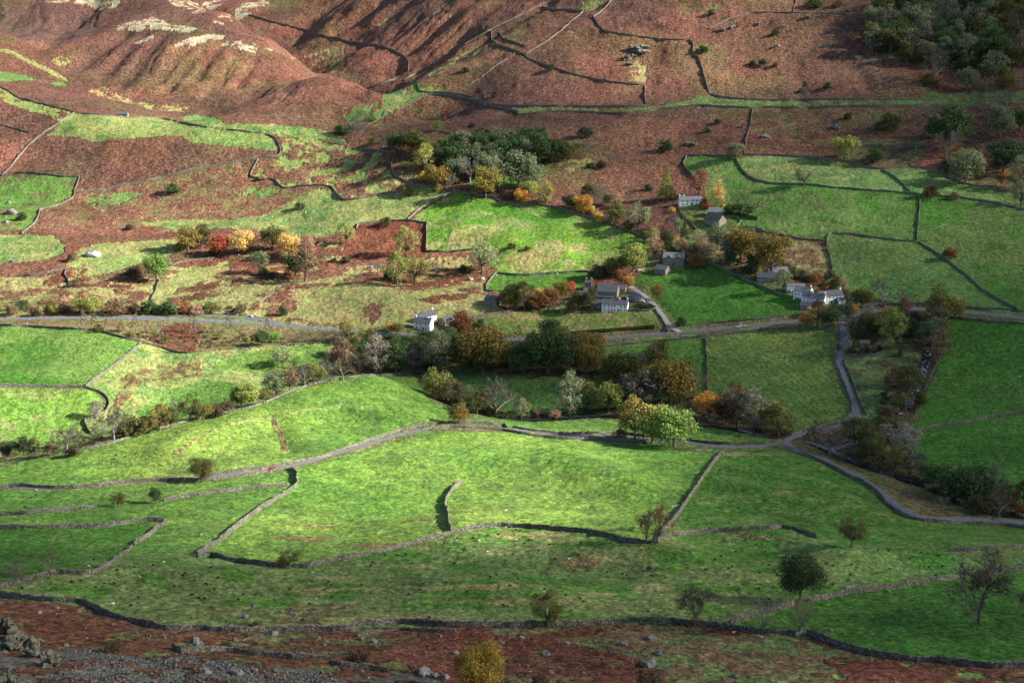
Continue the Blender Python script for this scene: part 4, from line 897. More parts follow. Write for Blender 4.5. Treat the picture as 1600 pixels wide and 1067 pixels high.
    for (p, s), wt in zip(lobes, wts):
        n = int(nleaf*dense*wt)+3; q = r.normal(0, 1, (n, 3)); q /= np.linalg.norm(q, axis=1)[:, None]
        q[:, 2] = np.where((q[:, 2] < -.3) & (r.uniform(0, 1, n) < .6), -q[:, 2], q[:, 2]); rr = r.uniform(.55, 1.05, (n, 1))*(1+.15*np.sin(q[:, :1]*7))
        C.append(p+q*rr*s*np.array([1, 1, .85])); D.append(q+.35*(p-np.array([0, 0, p[2]*.6])))
    return mesh_from('trunk', V, F, bark), leaves_mesh('crown', np.concatenate(C), np.concatenate(D), ls/math.sqrt(dense), r)
PROTO = {}
for kd, cnt in (('round', 4), ('loose', 4), ('bush', 3), ('oval', 2), ('cone', 2), ('col', 1), ('slim', 3), ('bare', 4)):
    PROTO[kd] = [proto(kd, 500+37*i+sum(map(ord, kd))) for i in range(cnt)]
PROTO['bigbare'] = [proto('bigbare', 901+i) for i in range(2)]; PROTO['pollard'] = [proto('pollard', 951+i) for i in range(2)]
PROTO['biground'] = [proto('round', 971+i, 3.2) for i in range(2)]; PROTO['bigloose'] = [proto('loose', 985+i, 3.5) for i in range(2)]
LEAF = {  # colour of leaves or twigs, word
 'dg': ((.045,.075,.028), 'dark green'), 'bg': ((.036,.055,.026), 'blackish green'), 'gg': ((.105,.125,.068), 'grey-green'), 'pg': ((.165,.180,.095), 'pale grey-green'),
 'ol': ((.105,.105,.034), 'olive'), 'do': ((.070,.070,.026), 'dark olive'), 'yg': ((.175,.190,.055), 'yellow-green'), 'ye': ((.38,.27,.055), 'golden yellow'), 'lg': ((.120,.185,.050), 'fresh green'),
 'or': ((.34,.185,.045), 'orange'), 'ru': ((.165,.080,.036), 'rust-brown'), 'go': ((.165,.118,.026), 'golden green'), 'oo': ((.150,.115,.034), 'bronze'), 'rd': ((.24,.065,.035), 'red'), 'br': ((.11,.08,.05), 'brown'), 'db': ((.065,.045,.030), 'dark brown'),
 'pk': ((.25,.165,.11), 'pinkish tan'), 'gr': ((.155,.142,.112), 'grey'), 'dr': ((.088,.080,.064), 'dull grey'), 'pu': ((.100,.022,.035), 'deep purple'), 'mr': ((.170,.070,.060), 'maroon'), 'tn': ((.38,.27,.10), 'amber'),
}
KIND = {'r': ('round', 'broadleaf_tree', 'broadleaf tree'), 'l': ('loose', 'thin_crowned_tree', 'thin-crowned tree'), 'b': ('bare', 'bare_tree', 'leafless tree'), 'u': ('bush', 'bush', 'bush'),
        'o': ('oval', 'tall_tree', 'tall oval tree'), 'c': ('cone', 'conifer', 'conifer'), 'k': ('col', 'columnar_conifer', 'columnar conifer'), 's': ('slim', 'birch', 'birch'),
        'B': ('bigbare', 'bare_tree', 'leafless tree'), 'p': ('pollard', 'pollard_tree', 'pollard'), 'R': ('biground', 'broadleaf_tree', 'broadleaf tree'), 'Q': ('bigloose', 'thin_crowned_tree', 'thin-crowned tree')}
ORD = ['first', 'second', 'third', 'fourth', 'fifth', 'sixth', 'seventh', 'eighth', 'ninth', 'tenth', 'eleventh', 'twelfth', 'thirteenth', 'fourteenth']
TREES = [  # phrase, crop, 'x,y of the foot, crown width, kind+colour[,height factor]'
]
def trees(phrase, crop, spec): TREES.append((phrase, crop, [s.split(',') for s in spec.replace('\n', '').split(';') if s.strip()]))
W_ = 'in the dense wood at top right'
_rr = random.Random(5)
for rowname, y, x0, step in (('highest row', 38, 1010, 78), ('second row', 78, 950, 76), ('third row', 122, 905, 74), ('middle row', 166, 895, 76), ('fifth row', 210, 890, 78), ('sixth row', 250, 900, 80), ('lowest row', 296, 1060, 84)):
    s = []; x = x0
    while x < 1600:
        kc = _rr.choice(['rgg', 'rdg', 'rdo', 'lgg', 'lgg', 'rgg', 'ldr', 'rgg', 'rdg', 'bdr', 'rdg', 'lgg'] if x < 1500 else ['rdg', 'bdr', 'rdo', 'bdb'])
        s.append(f'{x+_rr.uniform(-14,14):.0f},{y+_rr.uniform(-12,12):.0f},{_rr.uniform(82,112):.0f},{kc}'); x += step
    trees(f'in the {rowname} of the big top-right wood', 'C', ';'.join(s))
trees('along the bottom fringe of the big top-right wood', 'C', '1180,385,120,bdr;1165,395,80,udo;1335,422,88,rgg,1.15;1515,402,95,uol,1.3;1440,345,130,ugg,1.1;1330,320,90,udo')
trees('below the green lane at the right edge', 'C', '1165,560,75,bgr;1250,690,175,rdg;1240,735,105,bgr,1.2;1297,770,70,roo;1330,850,140,rgg;1235,805,85,ubg;1490,640,140,rgg;1500,800,150,rbg;1560,885,110,lgg;1585,955,90,lpg;1500,555,80,bdr;1430,475,75,bdr;1522,500,40,bgr,1.6;1600,765,80,rbg;1100,690,60,bdr;1585,610,100,rdg;1525,825,45,uye;1180,640,80,rdg')
trees('along the topmost right fields', 'C', '262,740,80,rgg;768,745,110,ryg;965,605,115,udo;790,556,46,ubg;580,862,80,lpg;1180,916,82,udb;1270,926,50,ubr;910,745,90,udg')
trees('beside the white longhouse', 'C', '180,952,76,otn,.95;92,910,95,lmr;118,945,40,ubg;215,968,40,uye;235,985,60,udg;300,990,120,udg,.6;135,965,50,urd')
trees('scattered on the bracken of the right fellside', 'C', '690,414,42,ubg;565,430,30,ubg;110,246,48,ubg;445,165,36,ubg;395,302,44,ubg;350,300,34,ubg;130,617,36,udg;625,42,72,udg;735,36,46,ubr;800,72,64,bgr;918,30,44,udg;180,572,32,ubg;155,70,36,ubg;450,308,30,ubr')
trees('in the back row of the evergreen ravine wood', 'B', '505,735,105,rdg;570,728,110,rgg;640,722,110,rdg;705,720,105,rdg;770,715,120,rgg;835,712,110,rdg;895,705,120,rdg')
trees('in the middle row of the evergreen ravine wood', 'B', '545,775,110,rdg;620,760,100,rgg;720,765,110,rgg;790,760,120,rdg;860,760,120,rgg;930,760,130,rdg;985,755,110,rbg;1040,745,80,rdo')
trees('along the front of the evergreen ravine wood', 'B', '480,770,80,rdg;550,830,100,rgg;605,845,115,bgr;690,815,110,rgg;640,830,70,rdg;830,872,155,rgg,1.05;890,880,110,lgg;510,800,70,rdg')
trees('at the right end of the evergreen ravine wood', 'B', '1085,718,64,ryg;1145,728,74,bgr;1040,715,50,udo')
trees('at the left end of the evergreen ravine wood', 'B', '390,805,105,lyg;345,705,105,rdo;285,695,80,rdg;205,685,70,bdr;398,832,60,uye;300,772,36,uyg;250,690,60,rdg;395,730,90,rdo;165,670,50,uol')
trees('where the becks meet under the spur', 'B', '15,625,70,udg;60,640,80,bgr;112,652,78,bgr;130,485,56,bdr;152,562,42,ulg;80,390,50,bdr;35,620,60,udg')
trees('on the red slope above the ravine wood', 'B', '455,612,46,olg,.75;612,592,36,ubg;562,632,32,ubg;940,612,32,ubg;1135,642,74,ubg;1510,702,74,ubg;677,458,62,bdr;582,337,36,ubg;985,327,42,ubg;655,610,28,ubr;690,627,36,ubg;725,450,40,udb;1170,780,40,ubg;1270,765,60,bgr;1210,780,50,udb;1435,880,40,ubg')
trees('on top of the vivid green field wall', 'B', '462,872,115,roo;512,882,62,bgr;680,915,125,roo;845,945,70,ror;880,912,78,ryg;955,950,88,lyg')
trees('right of the vivid green field wall', 'B', '1080,968,62,rdg;1130,992,92,ror;1158,925,74,rdo;1182,962,95,bgr;1242,952,52,rgg;1282,962,64,lpk;1275,1037,95,rol;1382,1067,112,lpg;1212,1032,44,uye;1190,1012,52,uye;1170,985,50,utn;1340,1060,60,uol')
trees('left of the vivid green field', 'B', '325,906,62,uol,1.25;225,1048,64,udo;460,880,40,utn')
trees('left of the white longhouse', 'B', '1515,922,78,cyg,.75;1572,1062,80,bbr;1545,1075,60,bdr;1535,985,40,uye')
trees('in the autumn group on the left hillside', 'D', '872,128,105,roo;932,112,95,rdo;1015,147,96,rrd;1125,137,112,rtn;1265,118,112,rdo;1342,152,102,rtn;1422,164,84,lpk;1368,240,105,rdg;1412,266,132,lbr;1205,228,80,lgg;995,142,50,ubg;1217,236,52,ubg;840,120,60,uoo')
trees('on the left hillside', 'D', '725,262,108,rlg,1.05;1500,184,66,bbr;1552,178,32,ubg;345,168,50,ubr;600,24,32,ubr;0,402,46,uyg;350,290,50,ubr;640,235,90,udb,.7;1250,250,40,udb')
trees('on the stony pasture under the zigzag wall', 'A', '805,893,64,udg;1390,972,50,ubg;605,1062,36,ubr;1215,832,34,upk;100,1020,50,ubg')
trees('along the upper side of the main road', 'D', '110,398,64,udg;180,424,62,ubr;250,414,74,uol;410,416,112,ryg,.75;540,418,105,ubr;690,414,95,udg;790,417,95,udg;862,414,84,uru;912,420,66,upk;970,408,74,uol;1110,410,64,ubr;300,408,66,udb;50,420,60,ubr;620,412,70,udb')
trees('alone beside the lay-by', 'D', '1305,426,46,udg,1.5')
trees('in the birch scrub below the road', 'D', '390,492,36,sgr;440,492,36,sol;500,494,36,sgr;560,506,38,suol'.replace('suol', 'sol')+';630,502,38,sgr;688,524,48,spk;720,512,32,uyg,1.5;742,550,40,sgr;772,556,60,uol;830,594,52,bpk;890,502,38,spk;908,524,40,sgr;950,522,36,sol;996,504,36,syg;1012,532,36,uol;1062,506,38,sgr;600,530,44,uol;460,500,50,udo')
trees('in the scrub at the right end of the birches', 'D', '1140,544,38,uyg;1182,536,44,udo;1215,562,66,rdg;1275,550,54,rlg;1320,545,40,bpk;1360,552,44,bpk;1400,552,44,bgr;1440,550,46,bbr;1482,552,48,bgr;1530,550,50,bbr;1575,550,50,bpk;1240,530,40,sgr')
trees('along the hidden beck behind the long left field', 'D', '1265,802,112,lgg;1345,777,95,lbr;1410,752,92,bdr;1475,742,86,lol;1522,722,84,bgr;1150,842,98,ryg,1.05;1060,862,62,ubr;992,892,84,udb;882,912,92,ldo,1.1;820,917,95,bdr;740,957,102,loo')
trees('at the left end of the hidden beck', 'D', '620,978,115,udo;655,965,70,udg;530,1002,105,bdr,1.1;480,972,76,bdb;312,1052,115,bdr;352,1066,64,udb;108,1068,74,rbg;160,1072,66,ldo;40,1078,78,rbg;572,988,84,udo;232,1068,64,ubr;0,1075,70,bdr')
trees('in the rushy left meadow', 'D', '1310,662,88,lpg;1356,684,58,bbr;445,898,62,lgr')
trees('at the bend of the beck by the knoll', 'D', '1570,667,105,rpk;1588,722,92,bbr')
trees('below the square red enclosure', 'E', '312,150,108,lyg;270,292,112,lyg,1.2;216,258,62,ubg;182,238,66,bgr;352,272,150,lol,.8;35,178,42,ubg;450,235,60,bbr')
trees('under the lower edge of the vivid green field', 'E', '665,228,150,lpg,.85;570,231,46,ubg,1.4;602,226,52,uoo;800,116,38,udb;30,92,80,lyg;870,120,30,udb')
trees('by the track to the stone villa', 'E', '1275,237,92,rol;1356,227,122,ryg;1462,162,92,lpk;1450,82,62,ryg;1412,60,50,uol;1190,247,84,udg;1230,235,60,udb;1320,180,50,uol')
trees('behind the stone villa', 'E', '1496,112,30,kbg;1513,112,28,kbg;1532,112,30,kdg;1562,108,26,kye,.8;1596,118,54,cbg;1585,150,70,lpk;1540,130,40,uol')
trees('right behind the stone farmyard', 'E', '1308,282,64,rru;1340,292,54,ror;1180,300,40,bru')
trees('in the hedge left of the stone farmyard', 'E', '790,397,115,rdo;857,402,105,ldo;912,397,66,rru;925,342,42,rye;976,387,88,rru;1030,342,76,roo;1066,322,58,rrd;875,398,42,kdg,.5')
trees('in front of the stone farmyard', 'E', '1105,402,96,rbg;1162,394,84,ldo,1.1;1085,408,74,rdo')
trees('along the farm lane', 'E', '1400,306,26,sol;1430,318,30,syg;1470,354,62,lru;1575,472,54,ubg,1.1;1385,300,22,sgr;1440,385,50,udg,.5;1390,385,60,udo,.5')
trees('between the road and the roadside cottage', 'E', '270,512,66,rol;240,500,48,ror;475,540,66,rdg;562,528,125,rru;642,522,86,rdg;482,532,66,rdo;40,542,84,loo;112,552,64,lyg;216,576,62,rye;350,570,40,syg,.7;180,584,76,bbr;292,584,84,rdg;410,580,92,rdg')
trees('in the wooded valley bottom on the left', 'E', '30,692,110,lbr;95,692,90,bgr;165,692,130,lgr;215,660,95,rdo;375,600,80,rdo;240,600,80,rdg;150,600,80,ldo;60,620,80,rdo;100,640,90,rdg;260,692,115,ldg;340,692,96,ldr;452,697,130,lpg,1.1;400,642,105,rbg;305,642,95,rdg;505,605,95,rdg;560,640,115,rdo;20,620,80,ldo')
trees('of the big oaks in the valley bottom', 'E', '760,660,110,rdo;905,650,110,rdo;1040,620,110,roo;1100,640,90,rdo;610,690,100,rdo;665,687,195,roo;850,692,135,rdg;970,697,195,rdg,1.05;990,562,115,rdg;1082,692,125,ldo;1150,692,125,roo;1160,622,115,roo;832,545,44,sol;700,575,60,ldo;760,600,50,udo')
trees('on the right of the valley-bottom wood', 'E', '1312,772,175,rdo;1397,732,95,lpg,1.1;1455,722,150,rol;1530,832,195,roo;1400,852,175,ldr,.8;1492,842,115,bbr;1250,867,125,ryg')
trees('along the beck below the dark middle field', 'E', '1155,867,105,lol;1060,887,130,lpg,1.15;985,897,66,upk;920,902,46,bpk;845,912,76,lpg;725,897,155,bgr;640,882,110,ldo;600,832,66,lpg;462,812,125,ryg;522,842,105,lbr;690,880,80,udo')
trees('beside the walled lane', 'E', '552,922,92,roo')
trees('of the three sycamores over the walled lane', 'E', '1370,997,135,loo;1450,1012,155,ryg;1552,1032,145,rlg')
trees('under the sycamores', 'E', '1302,988,66,ubr')
trees('along the beck below the striped field', 'F', '5,822,115,roo;75,812,105,bpk;145,902,112,ror;225,925,105,rdb;268,942,135,lbr;352,962,125,lgr;422,957,115,lyg,.8;462,987,140,lol,.75;232,812,64,bdr')
trees('around the garden above the smooth field', 'F', '90,152,66,rol;122,172,76,lpk;82,197,84,uru;182,122,105,lgg;242,172,112,lgr;292,174,155,roo;425,224,175,roo;342,224,76,rdg;376,247,40,cye,.6;238,192,66,rdg;35,165,50,upk;310,225,50,udg')
trees('around the white inn', 'F', '482,312,105,lpg;546,282,38,urd;640,272,84,uru;592,262,76,ubr;540,252,76,udo;762,314,66,lpk;850,392,112,rdo;942,362,112,bdr;732,282,74,udo;700,250,70,ubr;780,330,50,ubr')
trees('by the junction below the inn', 'F', '592,477,84,ror;642,472,112,lbr;702,472,105,rdg;616,422,52,rtn;752,412,44,udg;812,412,64,uor')
trees('above the stone cottage by the lane', 'F', '786,445,36,kbg;802,502,64,lgr;845,534,46,kbg;892,514,105,rdo;872,464,76,lgr;976,584,132,lyg,1.15;1032,522,105,rdg;960,432,46,lor;1012,434,56,rdg;1080,457,66,udb;1050,420,60,lmr')
trees('in the stone cottage garden', 'F', '796,577,34,kbg,.9;930,588,38,upu;1025,612,24,cbg,.8;872,592,34,upu,.8;800,598,44,udg;905,592,38,uol;845,597,40,ubr;1000,610,34,uyg,.7')
trees('along the rushing beck', 'F', '1190,500,155,lol;1170,585,125,lgg;1192,642,125,lbr;1275,437,90,roo;1215,442,95,rdo;1000,745,120,ubr;1060,832,160,ldo,.8;980,922,115,ubr;1015,972,82,roo;1052,872,66,bgr;1066,952,76,bpk;1110,520,90,udo;1120,830,60,udo')
trees('alone by the long diagonal wall', 'F', '1255,172,62,rru;1558,400,28,udg')
trees('beside the riverside lane', 'F', '782,982,74,bdr;700,1067,150,bdr,.8;640,1040,110,bdb;820,1027,135,ldo,.8;900,1067,150,ldg,.75;1022,1067,170,lgr,.75;940,1010,100,ldo')
trees('along the river at the right edge', 'I', '760,30,86,bgr;902,47,124,lol;1052,72,150,lgr;1182,152,105,rdg;1322,242,225,rdg,.85;1442,232,190,lgg,.8;1482,292,145,bbr,.8;1542,272,86,ldb;1592,292,60,rru;1226,254,52,bgr;1470,334,40,bgr;1370,280,120,udo;1600,240,90,ldo')
trees('on the grazed foreground pasture', 'I', '800,437,122,Ldo'.replace('Ldo', 'Qdo')+';565,692,205,Rbg,1.1')
trees('by the longest wall at the bottom', 'I', '75,802,190,Bdr,1.0;400,822,105,pgr;565,827,112,ppk')
trees('in the bottom right field', 'I', '1390,792,270,Bdr,1.05;1600,742,90,Bdr')
trees('against the longest wall at the bottom', 'H', '965,803,138,Qdo,1.0')
trees('at the lower right corner of the big bright field', 'H', '1420,422,112,Bbr,1.3;1480,380,98,Bmr,1.3')
trees('in the bracken at the bottom of the picture', 'H', '655,1105,225,Rgo,.95;85,978,115,udb,.8;930,1085,84,udb;1440,1085,142,udb,.8')
trees('in the hollow of the grazed pasture', 'H', '1435,546,28,udb')
trees('against the walled lane on the left', 'G', '935,137,108,Rdo,1.05')
trees('at the end of the thick sunlit wall', 'G', '720,234,54,Rdg,1.3;545,252,64,Qdo')
trees('on the foot wall of the big bright field', 'G', '1335,537,100,Qdo,.75')
trees('on the crooked wall at bottom left', 'G', '235,557,88,pol,.95;75,602,76,Bgr;90,550,50,pdr')
trees('near the longest wall at bottom left', 'G', '730,807,50,bbr;1180,822,62,udb;525,922,90,udb,.7;1045,905,60,udb,.8')
trees('in the second rank of the valley-bottom wood', 'E', '40,610,85,rol;180,625,90,lgr;420,665,90,rdg;520,575,80,lgg;620,610,90,rol;715,635,95,rdg;800,650,95,rol;905,600,100,rdg;1005,645,100,rol;1110,580,80,rdg;1195,665,95,lol')
trees('filling the right of the valley-bottom wood', 'E', '1280,700,90,rol;1350,700,90,rdg;1470,660,85,lol;1560,745,95,rdo;1340,840,90,ldo;1220,790,80,rol')
trees('filling the bank of the rushing beck', 'F', '1230,560,90,lol;1140,560,80,rdg;1100,770,80,lgg;1020,860,80,rol;1200,460,70,lgr;990,470,80,rol')
trees('filling the riverside thicket', 'I', '1000,90,100,lol;1120,110,90,lgg;1250,190,100,rdg;1390,215,100,rol;1530,250,90,ldo;850,50,80,ldo')
trees('filling the hidden beck below the knoll', 'D', '1440,720,70,rol;1230,830,70,lol;1100,845,70,ldo;940,905,80,rol;790,945,80,ldo;690,965,80,rol;580,990,80,ldo;1545,690,80,rol')

CS = {'in the wooded valley bottom on the left': 1.12, 'of the big oaks in the valley bottom': 1.1, 'on the right of the valley-bottom wood': 1.08, 'along the beck below the dark middle field': 1.08, 'between the road and the roadside cottage': .95, 'along the beck below the striped field': 1.18, 'of the three sycamores over the walled lane': 1.22, 'around the white inn': .8, 'by the junction below the inn': .82, 'in front of the stone farmyard': .85, 'along the river at the right edge': .95}
def place_trees():
    for ci, (phrase, crop, items) in enumerate(TREES):
        rows = []
        for it in items:
            x, y, wd = float(it[0]), float(it[1]), float(it[2]); kc = it[3].strip(); hf = float(it[4]) if len(it) > 4 else 1.0
            (ox, oy), k = CR[crop], .3375
            rows.append((ox+x*k, oy+y*k, wd*k, kc[0], kc[1:], hf))
        rows.sort()
        P3 = cast([(a, b) for a, b, *_ in rows]); groups = {}
        for i, rw in enumerate(rows): groups.setdefault((KIND[rw[3]][2], rw[4]), []).append(i)
        for i, (px, py, wp, kd, cl, hf) in enumerate(rows):
            p = P3[i]; D = math.sqrt(p[0]**2+p[1]**2+(p[2]-CZ)**2); w = wp*D/FPX
            pk, nm, noun = KIND[kd]; rr = random.Random(ci*1000+i); tr, cr = PROTO[pk][rr.randrange(len(PROTO[pk]))]
            e = rr.uniform(.94, 1.06) if kd != 's' else rr.uniform(.6, 1.15); w *= CS.get(phrase, 1)*{'B': .72, 'b': .88, 'p': .85}.get(kd, 1); root = empty(nm, (p[0], p[1], p[2]-.02*w), rr.uniform(0, 6.28), (w*1.2, w*1.2, w*hf*e*1.18))
            a = link('trunk' if kd != 'u' else 'stem', tr, root); b = link('crown' if kd not in 'ubBp' else ('foliage' if kd == 'u' else 'twigs'), cr, root)
            c, word = LEAF[cl]; j = (1.15 if kd in 'bBps' else 1.6)*rr.uniform(.88, 1.12); b.color = (c[0]*j*rr.uniform(.95, 1.05), c[1]*j, c[2]*j, 1)
            g = groups[(noun, cl)]; n = len(g)
            base = f'{word} {noun}'
            pos = g.index(i)
            if n == 1: lab = f'{base} {phrase}'
            elif pos in (0, n-1): lab = f'{"rightmost" if pos else "leftmost"} {base} {phrase}'
            else: lab = f'{ORD[pos]} {base} from left {phrase}'
            if len(lab.replace('-', ' ').split()) > 16: lab = lab.replace(' broadleaf', '').replace(' of the big', ' of').replace(' in the scrub at', ' at').replace('thin-crowned', 'thin')
            tag(root, lab, 'bush' if kd == 'u' else 'tree', f'{noun}{"es" if noun == "bush" else "s"} {phrase}' if n > 1 else None)
place_trees()
# ------------------------------------------------------------------ buildings
def build_mat(name, c, c2, sc_=2.2, f=(.75, 1.25)):
    m, nt, b = new_mat(name, .9, .2); v = N(nt, 'ShaderNodeTexCoord').outputs['Object']
    c_ = mixc(nt, maprange(nt, noise(nt, .5, 5, .7, v), .38, .66, 0, 1), c, c2)
    L(nt, vscale(nt, c_, maprange(nt, noise(nt, sc_, 3, .7, v), .3, .7, *f)), b.inputs['Base Color']); return m
M_WHITE = build_mat('limewash', (.86, .86, .84), (.76, .76, .74), 1.2, (.94, 1.05)); M_STONE = build_mat('rubble_stone', (.25, .215, .18), (.17, .155, .135), 2.6, (.6, 1.45))
M_SLATE = build_mat('slate', (.075, .082, .095), (.11, .115, .12), 1.8, (.8, 1.2)); M_MOSS = build_mat('mossy_slate', (.095, .105, .06), (.14, .14, .13)); M_PALESLATE = build_mat('pale_slate', (.18, .19, .195), (.125, .13, .14))
M_DOOR = simple('dark_door', (.05, .045, .045)); M_CH = build_mat('chimney_stone', (.34, .31, .27), (.26, .24, .22))
M_GLASS, nt, b = new_mat('window_glass', .15, .5); b.inputs['Base Color'].default_value = (.03, .035, .042, 1)
M_FRAME = simple('window_frame', (.55, .55, .53), .1)
def box(V, F, x0, x1, y0, y1, z0, z1):
    k = len(V); V += [(x0, y0, z0), (x1, y0, z0), (x1, y1, z0), (x0, y1, z0), (x0, y0, z1), (x1, y0, z1), (x1, y1, z1), (x0, y1, z1)]
    F += [(k, k+3, k+2, k+1), (k+4, k+5, k+6, k+7), (k, k+1, k+5, k+4), (k+1, k+2, k+6, k+5), (k+2, k+3, k+7, k+6), (k+3, k, k+4, k+7)]
def boxmesh(nm, mat, *bs):
    V = []; F = []
    for b_ in bs: box(V, F, *b_)
    return mesh_from(nm, V, F, mat)
WIN = boxmesh('pane', M_GLASS, (-.42, .42, -.045, .0, -.55, .55))
WINF = boxmesh('window', M_FRAME, (-.55, -.42, -.07, .0, -.68, .68), (.42, .55, -.07, .0, -.68, .68), (-.42, .42, -.07, .0, .55, .68), (-.62, .62, -.16, .0, -.80, -.68), (-.03, .03, -.06, -.046, -.55, .55))
def gable_wall(L_, W_, e, rise, sink=2.5):
    h = L_/2; w = W_/2
    V = [(-h, -w, -sink), (h, -w, -sink), (h, w, -sink), (-h, w, -sink), (-h, -w, e), (h, -w, e), (h, w, e), (-h, w, e), (-h, 0, e+rise), (h, 0, e+rise)]
    return V, [(0, 3, 2, 1), (0, 1, 5, 4), (2, 3, 7, 6), (1, 2, 6, 9, 5), (3, 0, 4, 8, 7), (4, 5, 9, 8), (6, 7, 8, 9)]
def gable_roof(L_, W_, e, rise, ov=.35, th=.22):
    h = L_/2+ov*.7; w = W_/2; s = rise/w; o = ov; V = []
    for x in (-h, h):
        V += [(x, -w-o, e-o*s+.04), (x, 0, e+rise+.04), (x, w+o, e-o*s+.04), (x, w+o, e-o*s+.04+th), (x, 0, e+rise+.04+th*1.2), (x, -w-o, e-o*s+.04+th)]
    return V, [(0, 1, 7, 6), (1, 2, 8, 7), (2, 3, 9, 8), (3, 4, 10, 9), (4, 5, 11, 10), (5, 0, 6, 11), (0, 5, 4, 1), (1, 4, 3, 2), (6, 7, 10, 11), (7, 8, 9, 10)]
def house(px, py, L_, W_, e, rise, rot, label, cat='house', name='house', wall=None, roof=None, chim=(), win=(), gwin=0, door=None, dorm=(), lean=None):
    p = cast([(px, py)])[0]; root = empty(name, tuple(p), radians(rot)); tag(root, label, cat, None, 'thing')
    root.location.z = float(gz(p[0], p[1]))
    # the surveyed point is the middle of the front foot
    a = radians(rot); root.location += Vector((-sin(a)*W_/2, cos(a)*W_/2, 0))
    wm = link('wall', mesh_from('wall', *gable_wall(L_, W_, e, rise), wall or M_STONE), root)
    rf = link('roof', mesh_from('roof', *gable_roof(L_, W_, e, rise), roof or M_SLATE), root)
    for c in chim:
        x = c*(L_/2-.55); cm = boxmesh('chimney', wall if wall is M_WHITE else M_CH, (x-.55, x+.55, -.45, .45, e+rise-.6, e+rise+1.35), (x-.65, x+.65, -.55, .55, e+rise+1.35, e+rise+1.55))
        ch = link('chimney', cm, root)
        pot = boxmesh('chimney_pot', M_CH, (x-.28, x-.03, -.13, .13, e+rise+1.55, e+rise+2.0), (x+.05, x+.3, -.13, .13, e+rise+1.55, e+rise+2.0)); link('chimney_pot', pot, ch)
    def window(x, y, z, rz):
        f = link('window', WINF, root); f.location = (x, y, z); f.rotation_euler = (0, 0, rz); g_ = link('pane', WIN, f)
    for (z, xs) in win:
        for x in xs: window(x*L_/2, -W_/2, z, 0)
    for k in range(gwin):
        for s in (1, -1): window(s*L_/2, 0 if k == 0 else -W_*.22, 1.5+2.6*k, s*pi/2)
    if door is not None:
        d = link('door', boxmesh('door', M_DOOR, (-.5, .5, -.06, .0, -.2, 2.0)), root); d.location = (door*L_/2, -W_/2, 0)
    for x in dorm:  # front gables
        V, F = gable_wall(W_*.35, 3.0, e+.2, 1.7, -e+.6); q = link('dormer', mesh_from('dormer', V, F, wall or M_STONE), root)
        q.rotation_euler = (0, 0, pi/2); q.location = (x*L_/2, -W_/2+W_*.13, 0)
        link('roof', mesh_from('dormer_roof', *gable_roof(W_*.35+.5, 3.0, e+.2, 1.7, .25, .16), roof or M_SLATE), q)
    if lean:
        x0, x1, dp, hh = lean; V = [(x0, -W_/2-dp, -2), (x1, -W_/2-dp, -2), (x1, -W_/2-.01, -2), (x0, -W_/2-.01, -2), (x0, -W_/2-dp, hh), (x1, -W_/2-dp, hh), (x1, -W_/2-.01, hh+dp*.5), (x0, -W_/2-.01, hh+dp*.5)]
        link('lean_to', mesh_from('lean_to', V, [(0, 3, 2, 1), (0, 1, 5, 4), (1, 2, 6, 5), (2, 3, 7, 6), (3, 0, 4, 7), (4, 5, 6, 7)], roof or M_SLATE), root)
    return root
def cp(crop, x, y): return P(crop, x, y)[0]
R4 = (-.75, -.35, .1, .45, .8)
house(960, 487, 19, 7.5, 5.4, 3.0, -12, 'long white farmhouse fronting the stone farmyard above the road', 'farmhouse', 'farmhouse', M_WHITE, M_SLATE, (.35, 1), [(1.4, (-.78, -.45, -.2, .02, .5, .8)), (4.1, (-.78, -.45, -.2, .02, .5, .8))], 1, .3)
house(933, 483, 9, 7, 4.0, 2.4, -12, 'stone byre joined to the left end of the white farmhouse', 'barn', 'stone_byre', M_STONE, M_SLATE, (), [(1.4, (.3,))], 0, -.4)
house(948, 467, 15.5, 11, 5.6, 4.8, -14, 'largest stone barn in the farmyard with a big dark slate roof', 'barn', 'stone_barn', M_STONE, M_SLATE, (), [(1.5, (-.6,))], 1, .3, (), (-7, 5, 2.4, 2.0))
house(922, 468, 10.5, 8, 5.2, 2.6, -12, 'smaller stone barn at the left of the farmyard', 'barn', 'stone_barn', M_STONE, M_SLATE, (), [(3.6, (-.4, .4))], 0, .1)
house(919, 452, 5, 5, 5.2, 1.8, -12, 'small stone cottage with a pale chimney behind the left farmyard barn', 'house', 'cottage', M_STONE, M_SLATE, (-1, 1), [(3.6, (0,))], 0)
house(969, 459, 7.5, 7, 3.4, 2.2, -14, 'low slate-roofed outbuilding at the right of the largest barn', 'outbuilding', 'outbuilding', M_STONE, M_SLATE, (), [(1.5, (.2,))], 0)
house(987, 470, 8.5, 8, 2.8, 2.8, -60, 'grey gabled cottage at the right of the farmyard by the orange tree', 'house', 'cottage', M_STONE, M_PALESLATE, (), [(1.4, (-.4, .4))], 1)
house(*cp('E', 698, 376), 11, 7, 4.2, 2.6, -35, 'lone stone field barn below the narrow green field', 'barn', 'field_barn', M_STONE, M_SLATE, (), [], 0, .2)
house(*cp('E', 382, 490), 12.5, 7.5, 5.2, 2.9, -18, 'white roadside cottage with three chimneys at the edge of the trees', 'house', 'cottage', M_WHITE, M_SLATE, (-1, 1), [(1.4, (-.6, -.1, .5)), (4.0, (-.6, -.1, .5))], 2, .2)
house(*cp('E', 425, 458), 12, 7, 5.4, 3.2, 48, 'white rear wing standing behind the white roadside cottage', 'house', 'house_wing', M_WHITE, M_SLATE, (.9,), [(3.8, (.2,))], 1)
